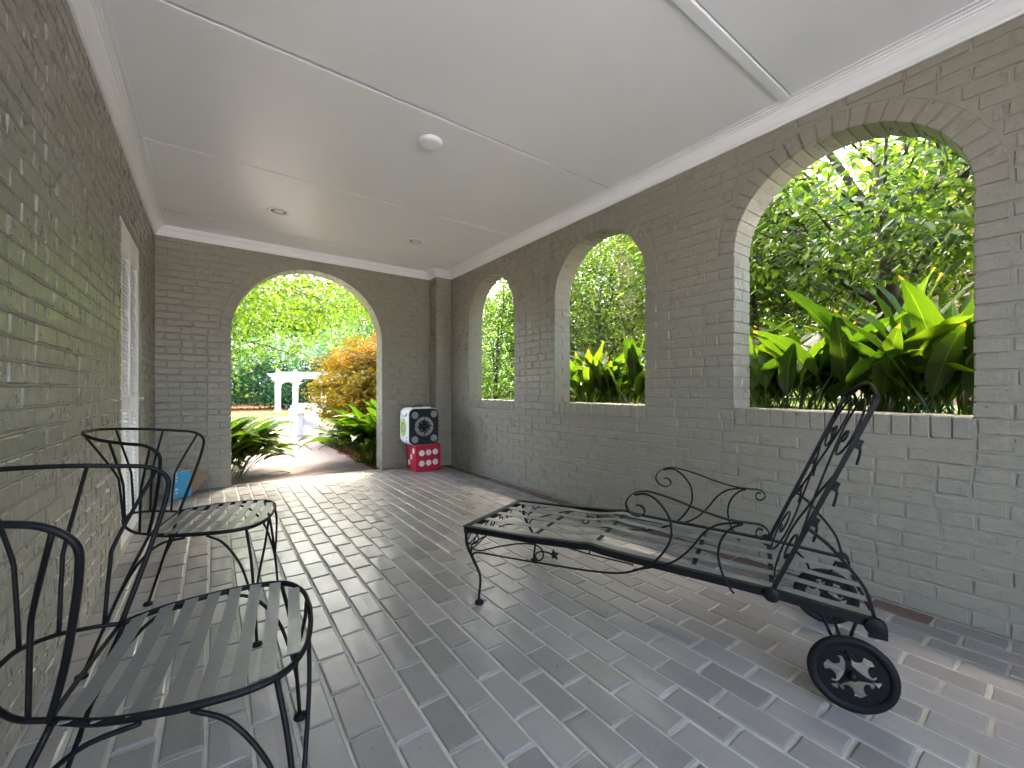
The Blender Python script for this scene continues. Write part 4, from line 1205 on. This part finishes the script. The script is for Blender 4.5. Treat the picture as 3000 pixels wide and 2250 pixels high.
# ---------------------------------------------------------------- aspidistra plants: every blade an object
def blade_meshes(n, seed, b0=.9, b1=2.6, l0=.10, l1=.35, w0=.12, w1=.16):
    r = np.random.default_rng(seed); out = []
    for i in range(n):
        Ls = r.uniform(.30, .42); Lb = r.uniform(.40, .52); W = r.uniform(w0, w1)
        bend = r.uniform(b0, b1); lean = r.uniform(l0, l1); twist = r.uniform(-.5, .5)
        nseg = 12; pos = np.zeros(3); ang = lean; V = []; UV = []; F = []
        tot = Ls + Lb
        for k in range(nseg + 1):
            f = k / nseg
            if k <= 3: t_ = Ls * k / 3; w = .005
            else:
                q = (k - 3) / (nseg - 3); t_ = Ls + Lb * q
                w = W * (math.sin(PI * min(1, q * .93 + .05) ** .8)) * .5 if k < nseg else .001
                w = max(w, .003)
            ang_k = lean + bend * max(0, (t_ / tot - .35)) ** 1.35
            if k > 0:
                dl = t_ - tprev
                pos = pos + np.array([math.sin(ang_k), 0, math.cos(ang_k)]) * dl
            tprev = t_
            tw = twist * max(0, (k - 3)) / (nseg - 3)
            nrm = np.array([-math.cos(ang_k), 0, math.sin(ang_k)])
            sd = np.array([0, 1, 0]) * math.cos(tw) + nrm * math.sin(tw)
            nv = np.cross(sd, np.array([math.sin(ang_k), 0, math.cos(ang_k)]))
            wav = .006 * math.sin(k * 1.9 + i)
            for s_, u in ((-1, 0.), (-.5, .25), (0, .5), (.5, .75), (1, 1.)):
                V.append(pos + sd * s_ * w + nrm * (abs(s_) * w * .32 + wav * s_))
                UV.append((u, max(0, (t_ - Ls) / Lb)))
        for k in range(nseg):
            for j in range(4):
                F.append([k * 5 + j, k * 5 + j + 1, (k + 1) * 5 + j + 1, (k + 1) * 5 + j])
        me = mesh_np('leaf', np.array(V), np.array(F), M['aspidistra'], True)
        uvl = me.uv_layers.new(name='UVMap')
        for lp in me.loops: uvl.data[lp.index].uv = UV[lp.vertex_index]
        out.append(me)
    return out
BL = blade_meshes(14, 5)
BU = blade_meshes(16, 6, .1, 1.6, .02, .2, .095, .135)
BD = [m_.copy() for m_ in BL[:3]]
for m_ in BD: m_.materials.clear(); m_.materials.append(M['dead'])
def aspidistra(loc, n, spread, scale, label, seed, bias=None, kind=None, dead=2, group='broad leaved plants outside the arches'):
    r = random.Random(seed)
    root = empty('aspidistra', loc); tag(root, label, 'plant', group)
    for i in range(n):
        a = r.uniform(0, 2 * PI); d = spread * math.sqrt(r.random())
        x, y = d * math.cos(a), d * math.sin(a)
        rz = a + r.gauss(0, .7)
        if bias is not None and r.random() < .65: rz = bias + r.gauss(0, .55)
        me = r.choice(BD) if i < dead else r.choice(BL if bias is not None else (BU if r.random() < .8 else BL))
        for attempt in range(14):
            s = scale * r.uniform(.72, 1.12) * (1 if attempt < 8 else .85)
            tilt = .05 + .45 * d / spread * r.uniform(.3, 1.3)
            q = Matrix.Rotation(rz, 3, 'Z') @ Matrix.Rotation(tilt if i >= dead else tilt + .6, 3, 'Y') @ Matrix.Rotation(r.gauss(0, .15), 3, 'X')
            W_ = [(q @ v.co) * s + Vector(loc) + Vector((x, y, 0)) for v in me.vertices]
            if loc[0] > 2.8: ok = min(p_.x for p_ in W_) > 2.84
            else: ok = min(p_.y for p_ in W_) > 5.46 or (bias is not None and all(.2 < p_.x < 1.68 for p_ in W_ if p_.y < 5.46) and min(p_.y for p_ in W_) > 5.36)
            if ok: break
            rz = r.gauss(0, 1.1) if loc[0] > 2.8 else PI / 2 + r.gauss(0, 1.0)
        else: continue
        o = put('leaf', me, root, (x, y, -.03), q.to_euler(), (s, s, s))
    return root
def bed(x, y): return (x, y, float(gz(x, y)))
aspidistra(bed(3.24, .40), 76, .26, 1.16, 'broad leaved plant at the right end of the largest arch', 1)
aspidistra(bed(3.42, .85), 76, .28, 1.12, 'broad leaved plant behind the chaise backrest in the largest arch', 2)
aspidistra(bed(3.22, 1.25), 70, .24, 1.02, 'broad leaved plant in the centre of the largest arch', 3)
aspidistra(bed(3.40, 1.75), 72, .28, 1.08, 'broad leaved plant at the left end of the largest arch', 4)
aspidistra(bed(3.32, 2.60), 70, .26, 1.02, 'broad leaved plant at the right side of the middle arch', 5)
aspidistra(bed(3.26, 3.20), 66, .24, .94, 'broad leaved plant at the left side of the middle arch', 6)
aspidistra(bed(3.40, 3.98), 34, .20, .84, 'broad leaved plant at the right edge of the far right arch', 7)
aspidistra(bed(3.95, .55), 50, .30, 1.02, 'broad leaved plant in the back row behind the right end of the largest arch', 17)
aspidistra(bed(3.95, 1.45), 50, .30, .98, 'broad leaved plant in the back row behind the centre of the largest arch', 18)
aspidistra(bed(4.00, 2.30), 46, .30, .95, 'broad leaved plant in the back row beyond the left end of the largest arch', 19)
aspidistra(bed(3.95, 3.30), 46, .30, .85, 'broad leaved plant in the back row of the middle arch', 20)
aspidistra((-.10, 6.02, -.06), 175, .38, 1.16, 'large drooping broad leaved plant on the left of the garden path', 8, bias=-.45, dead=0)
aspidistra((2.12, 6.15, -.06), 175, .38, 1.2, 'large drooping broad leaved plant on the right of the garden path', 9, bias=PI + .6, dead=0)

# pine straw needles and litter
n = 5000
P = np.stack([rng.uniform(1.72, 3.2, n), rng.uniform(5.5, 9.5, n), np.zeros(n)], 1); P[:, 2] = gz(P[:, 0], P[:, 1]) + .022 + rng.uniform(0, .02, n)
az = rng.uniform(0, 2 * PI, n)
o = leaves('pine_needles', P, np.stack([np.cos(az), np.sin(az), rng.normal(size=n) * .15], 1), np.tile([0, 0, 1.], (n, 1)), .12, .025, M['straw'], None, .1)
n = 6000
P = np.stack([rng.uniform(-4, 9, n), rng.uniform(13.7, 22, n), np.zeros(n)], 1); P[:, 2] = gz(P[:, 0], P[:, 1]) + .012
o = leaves('grass', P, np.stack([rng.normal(size=n) * .3, rng.normal(size=n) * .3, np.ones(n)], 1), np.stack([rng.normal(size=n), rng.normal(size=n), np.zeros(n)], 1), .07, .2, M['midgreen'], None, .1)
# fallen leaves on the path
fl = [MB().add([(0, 0, 0), (.02, .016, .006), (.05, .013, .004), (.075, 0, .012), (.05, -.014, .008), (.02, -.015, .003)], [[0, 1, 2, 3], [3, 4, 5, 0]]).mesh('fallen_leaf', M['dead']),
      MB().add([(0, 0, 0), (.02, .010, .004), (.04, .009, .01), (.06, 0, .004), (.04, -.01, .003), (.02, -.012, .008)], [[0, 1, 2, 3], [3, 4, 5, 0]]).mesh('fallen_leaf', M['dead'])]
rr_ = random.Random(6)
for i in range(26):
    y = rr_.uniform(5.6, 11.5); x = rr_.uniform(.15 if y < 9 else .9, 1.65)
    o = put('fallen_leaf', rr_.choice(fl), None, (x, y, -.028), (0, 0, rr_.uniform(0, 6.28)), (.8,) * 3 if i % 3 else (.55,) * 3)
    tag(o, 'small dry brown leaf lying on the concrete garden path', 'leaf', 'dry leaves fallen on the path')
o = put('fallen_leaf', fl[0].copy(), None, (1.02, 5.95, -.026), (0, 0, .4), (1.2, 1.2, 1.2)); o.data.materials.clear(); o.data.materials.append(M['freshfall'])
tag(o, 'single fresh green leaf lying on the concrete garden path', 'leaf')
lb = [BD[0], BD[1]]
for i, (x, y, rz) in enumerate([(.42, 5.72, .3), (.62, 5.62, .1), (.30, 5.60, 2.6)]):
    o = put('dry_leaf', lb[i % 2], None, (x, y, -.012), (0, R(78), rz), (.5, .5, .5))
    tag(o, ['long dry leaf lying by the left plant, pointing to the path joint', 'long dry leaf lying nearest the doorway step', 'long dry leaf lying closest to the left jamb'][i], 'leaf')

# crumbs of leaf and grit swept along the floor edges and the threshold
n = 420
q_ = rng.uniform(0, 1, n)
px_ = np.where(q_ < .45, XR - .02 - np.abs(rng.normal(size=n)) * .10, np.where(q_ < .8, rng.uniform(.1, 1.8, n), rng.uniform(-.4, 2.5, n)))
py_ = np.where(q_ < .45, rng.uniform(-.3, 4.9, n), np.where(q_ < .8, 5.18 - np.abs(rng.normal(size=n)) * .22, rng.uniform(.3, 5.0, n)))
P = np.stack([px_, py_, np.full(n, .0035)], 1)
a_ = rng.uniform(0, 2 * PI, n)
o = leaves('floor_crumbs', P, np.stack([np.cos(a_), np.sin(a_), rng.uniform(0, .25, n)], 1), np.tile([0, 0, 1.], (n, 1)) + rng.normal(size=(n, 3)) * .2, .011, .5, M['dead'], None, .2)
o['label'] = 'crumbs of dry leaf scattered along the floor edges'
for nm_, lb_ in (('pine_needles', 'orange pine straw spread under the maple'), ('grass', 'short grass blades on the lawn behind the patio'), ('far_woods', 'far off green woods closing the garden')):
    bpy.data.objects[nm_]['label'] = lb_

# ---------------------------------------------------------------- garden furniture
WW = M['white_wood']
def adirondack(loc, rz, label, group):
    root = empty('garden_chair', loc, rz); tag(root, label, 'chair', group)
    for s in (-1, 1):
        y = s * .29
        MB().box((.30, y - .02, 0), (.42, y + .02, .50), None, .003).build('leg', WW, root)
        MB().prism([(-.40, .02), (-.30, .02), (.44, .30), (.44, .40), (.34, .40)], -.018, .018, Matrix(((1, 0, 0, 0), (0, 0, -1, s * .25), (0, 1, 0, 0), (0, 0, 0, 1)))).build('side_stringer', WW, root)
        MB().box((-.34, y - .075, .50), (.48, y + .075, .525), None, .004).build('armrest', WW, root)
    for i in range(6):
        x = -.22 + i * .115
        MB().box((x - .05, -.27, .0), (x + .05, .27, .02), None, .003).build('seat_slat', WW, root, False, (0, 0, .19 + (x + .22) * .36), (0, R(-20), 0))
    for i in range(7):
        y = (i - 3) * .083; h = .80 - .03 * (i - 3) ** 2
        MB().box((-.012, y - .037, 0), (.012, y + .037, h), None, .004).build('back_slat', WW, root, False, (-.22, 0, .14), (0, R(-28), 0))
    MB().box((-.39, -.30, .485), (-.35, .30, .53), None, .003).build('back_rail', WW, root)
    return root
adirondack((2.02, 10.62, -.03), R(168), 'white slatted garden chair turned sideways beside the orange maple', 'white garden chairs on the patio')
# low backed garden seat facing the porch
gs = empty('garden_settee', (2.08, 12.75, -.03), R(-100)); tag(gs, 'low white garden seat with flat back, behind the slatted chair', 'chair', 'white garden chairs on the patio')
for s in (-1, 1):
    y = s * .33
    MB().box((.24, y - .035, 0), (.30, y + .035, .48), None, .003).build('leg', WW, gs)
    MB().box((-.30, y - .035, 0), (-.24, y + .035, .60), None, .003).build('leg', WW, gs)
    MB().box((-.32, y - .06, .48), (.36, y + .06, .51), None, .004).build('armrest', WW, gs)
for i in range(4):
    MB().box((-.24 + i * .13, -.32, .27), (-.125 + i * .13, .32, .295), None, .003).build('seat_slat', WW, gs)
MB().box((.25, -.30, .12), (.275, .30, .268), None, .003).build('front_apron', WW, gs)
for i in range(2):
    MB().box((-.30, -.32, .33 + i * .17), (-.27, .32, .49 + i * .17), None, .004).build('back_board', WW, gs)
# pergola
A_, B_, C_ = np.array([2.43, 21.7]), np.array([3.30, 22.75]), np.array([4.22, 20.95])
D_ = C_ + B_ - A_
pg = empty('pergola', (0, 0, 0)); tag(pg, 'white wooden pergola with ball topped posts in front of the hedge', 'pergola')
for q in (A_, B_, C_, D_):
    ang = math.atan2(*(C_ - A_)[::-1])
    Mx = Matrix.Translation((q[0], q[1], 0)) @ Matrix.Rotation(ang, 4, 'Z')
    po = MB().box((-.10, -.10, -.06), (.10, .10, 1.80), Mx, .01).build('post', WW, pg)
    MB().box((-.13, -.13, -.06), (.13, .13, .10), Mx, .01).build('plinth', WW, po)
    MB().box((-.12, -.12, 1.10), (.12, .12, 1.16), Mx, .01).build('collar', WW, po)
    MB().lathe([(.05, 1.80), (.05, 1.83), (.035, 1.85), (.07, 1.88), (.085, 1.92), (.07, 1.965), (.03, 1.985)], 16, Mx).build('finial', WW, po, True)
def beam(p, q, z0, z1, ext, name='beam', th=.05, off=0):
    d_ = (q - p) / np.linalg.norm(q - p); L_ = np.linalg.norm(q - p)
    Mx = Matrix.Translation((p[0] - d_[1] * off, p[1] + d_[0] * off, 0)) @ Matrix.Rotation(math.atan2(d_[1], d_[0]), 4, 'Z') @ Matrix.Rotation(R(90), 4, 'X')
    poly = [(-ext, z1), (-ext * .95, z1 - .05), (-ext * .55, z0 + .03), (-ext * .35, z0), (L_ + ext * .35, z0), (L_ + ext * .55, z0 + .03), (L_ + ext * .95, z1 - .05), (L_ + ext, z1)]
    MB().prism(poly[::-1], -th / 2, th / 2, Mx).build(name, WW, pg)
for o_ in (-.13, .13):
    beam(A_, C_, 1.56, 1.76, .42, off=o_); beam(B_, D_, 1.56, 1.76, .42, off=o_)
    beam(A_, B_, 1.40, 1.55, .28, off=o_); beam(C_, D_, 1.40, 1.55, .28, off=o_)
for i in range(7):
    f = (i + .2) / 6.4
    beam(A_ * (1 - f) + C_ * f, B_ * (1 - f) + D_ * f, 1.765, 1.84, .25, 'rafter', .045)
for q, d_ in ((A_, B_ - A_), (B_, A_ - B_), (A_, C_ - A_), (C_, A_ - C_), (C_, D_ - C_), (D_, C_ - D_), (B_, D_ - B_), (D_, B_ - D_)):
    d_ = d_ / np.linalg.norm(d_)
    Mx = Matrix.Translation((q[0], q[1], 0)) @ Matrix.Rotation(math.atan2(d_[1], d_[0]), 4, 'Z') @ Matrix.Rotation(R(90), 4, 'X')
    poly = [(.10, 1.10), (.15, 1.16)] + [(.12 + .28 * (1 - math.cos(a)), 1.14 + .24 * math.sin(a)) for a in (R(15), R(35), R(55), R(75), R(90))] + [(.10, 1.40)]
    MB().prism(poly, -.04, .04, Mx).build('corner_brace', WW, pg)
# white drain pipe lying on the lawn edge
dp = empty('drain_pipe', (1.95, 15.2, .04), R(25)); tag(dp, 'short white drain pipe lying at the lawn edge beyond the left plant', 'pipe')
MB().tube([(-.45, 0, 0), (.30, 0, .02)], .075, 16, 1).build('pipe', WW, dp, True)
MB().lathe([(.055, .30), (.06, .304)], 16, Matrix.Rotation(R(88), 4, 'Y')).build('bore_shade', M['rubber'], dp)  # black disc paints the shade of a hollow on the closed pipe end

# ---------------------------------------------------------------- neighbouring brick house
hs = empty('brick_house', (10.4, -2.2, 0)); tag(hs, 'pink brick house glimpsed behind the camellia at the right', 'house')
MB().box((.02, -4.4, .5), (5, 3.6, 4.6)).build('wall', M['joint'], hs)
mb = MB(); rr_ = random.Random(8)
row = 0; z = .72
while z < 4.5:
    y = -4.4 - (.115 if row % 2 else 0)
    while y < 3.55:
        mb.box((0, max(y, -4.4), z), (.03, min(y + .218, 3.6), z + .068)); y += .23
    z += .078; row += 1
tag(mb.build('brickwork', M['house_brick'], hs), kind='stuff')
MB().prism([(-.5, 4.6), (5.5, 4.6), (2.5, 6.4)], -4.8, 4.0, Matrix(((1, 0, 0, 0), (0, 0, 1, 0), (0, 1, 0, 0), (0, 0, 0, 1)))).build('roof', M['bark'], hs)
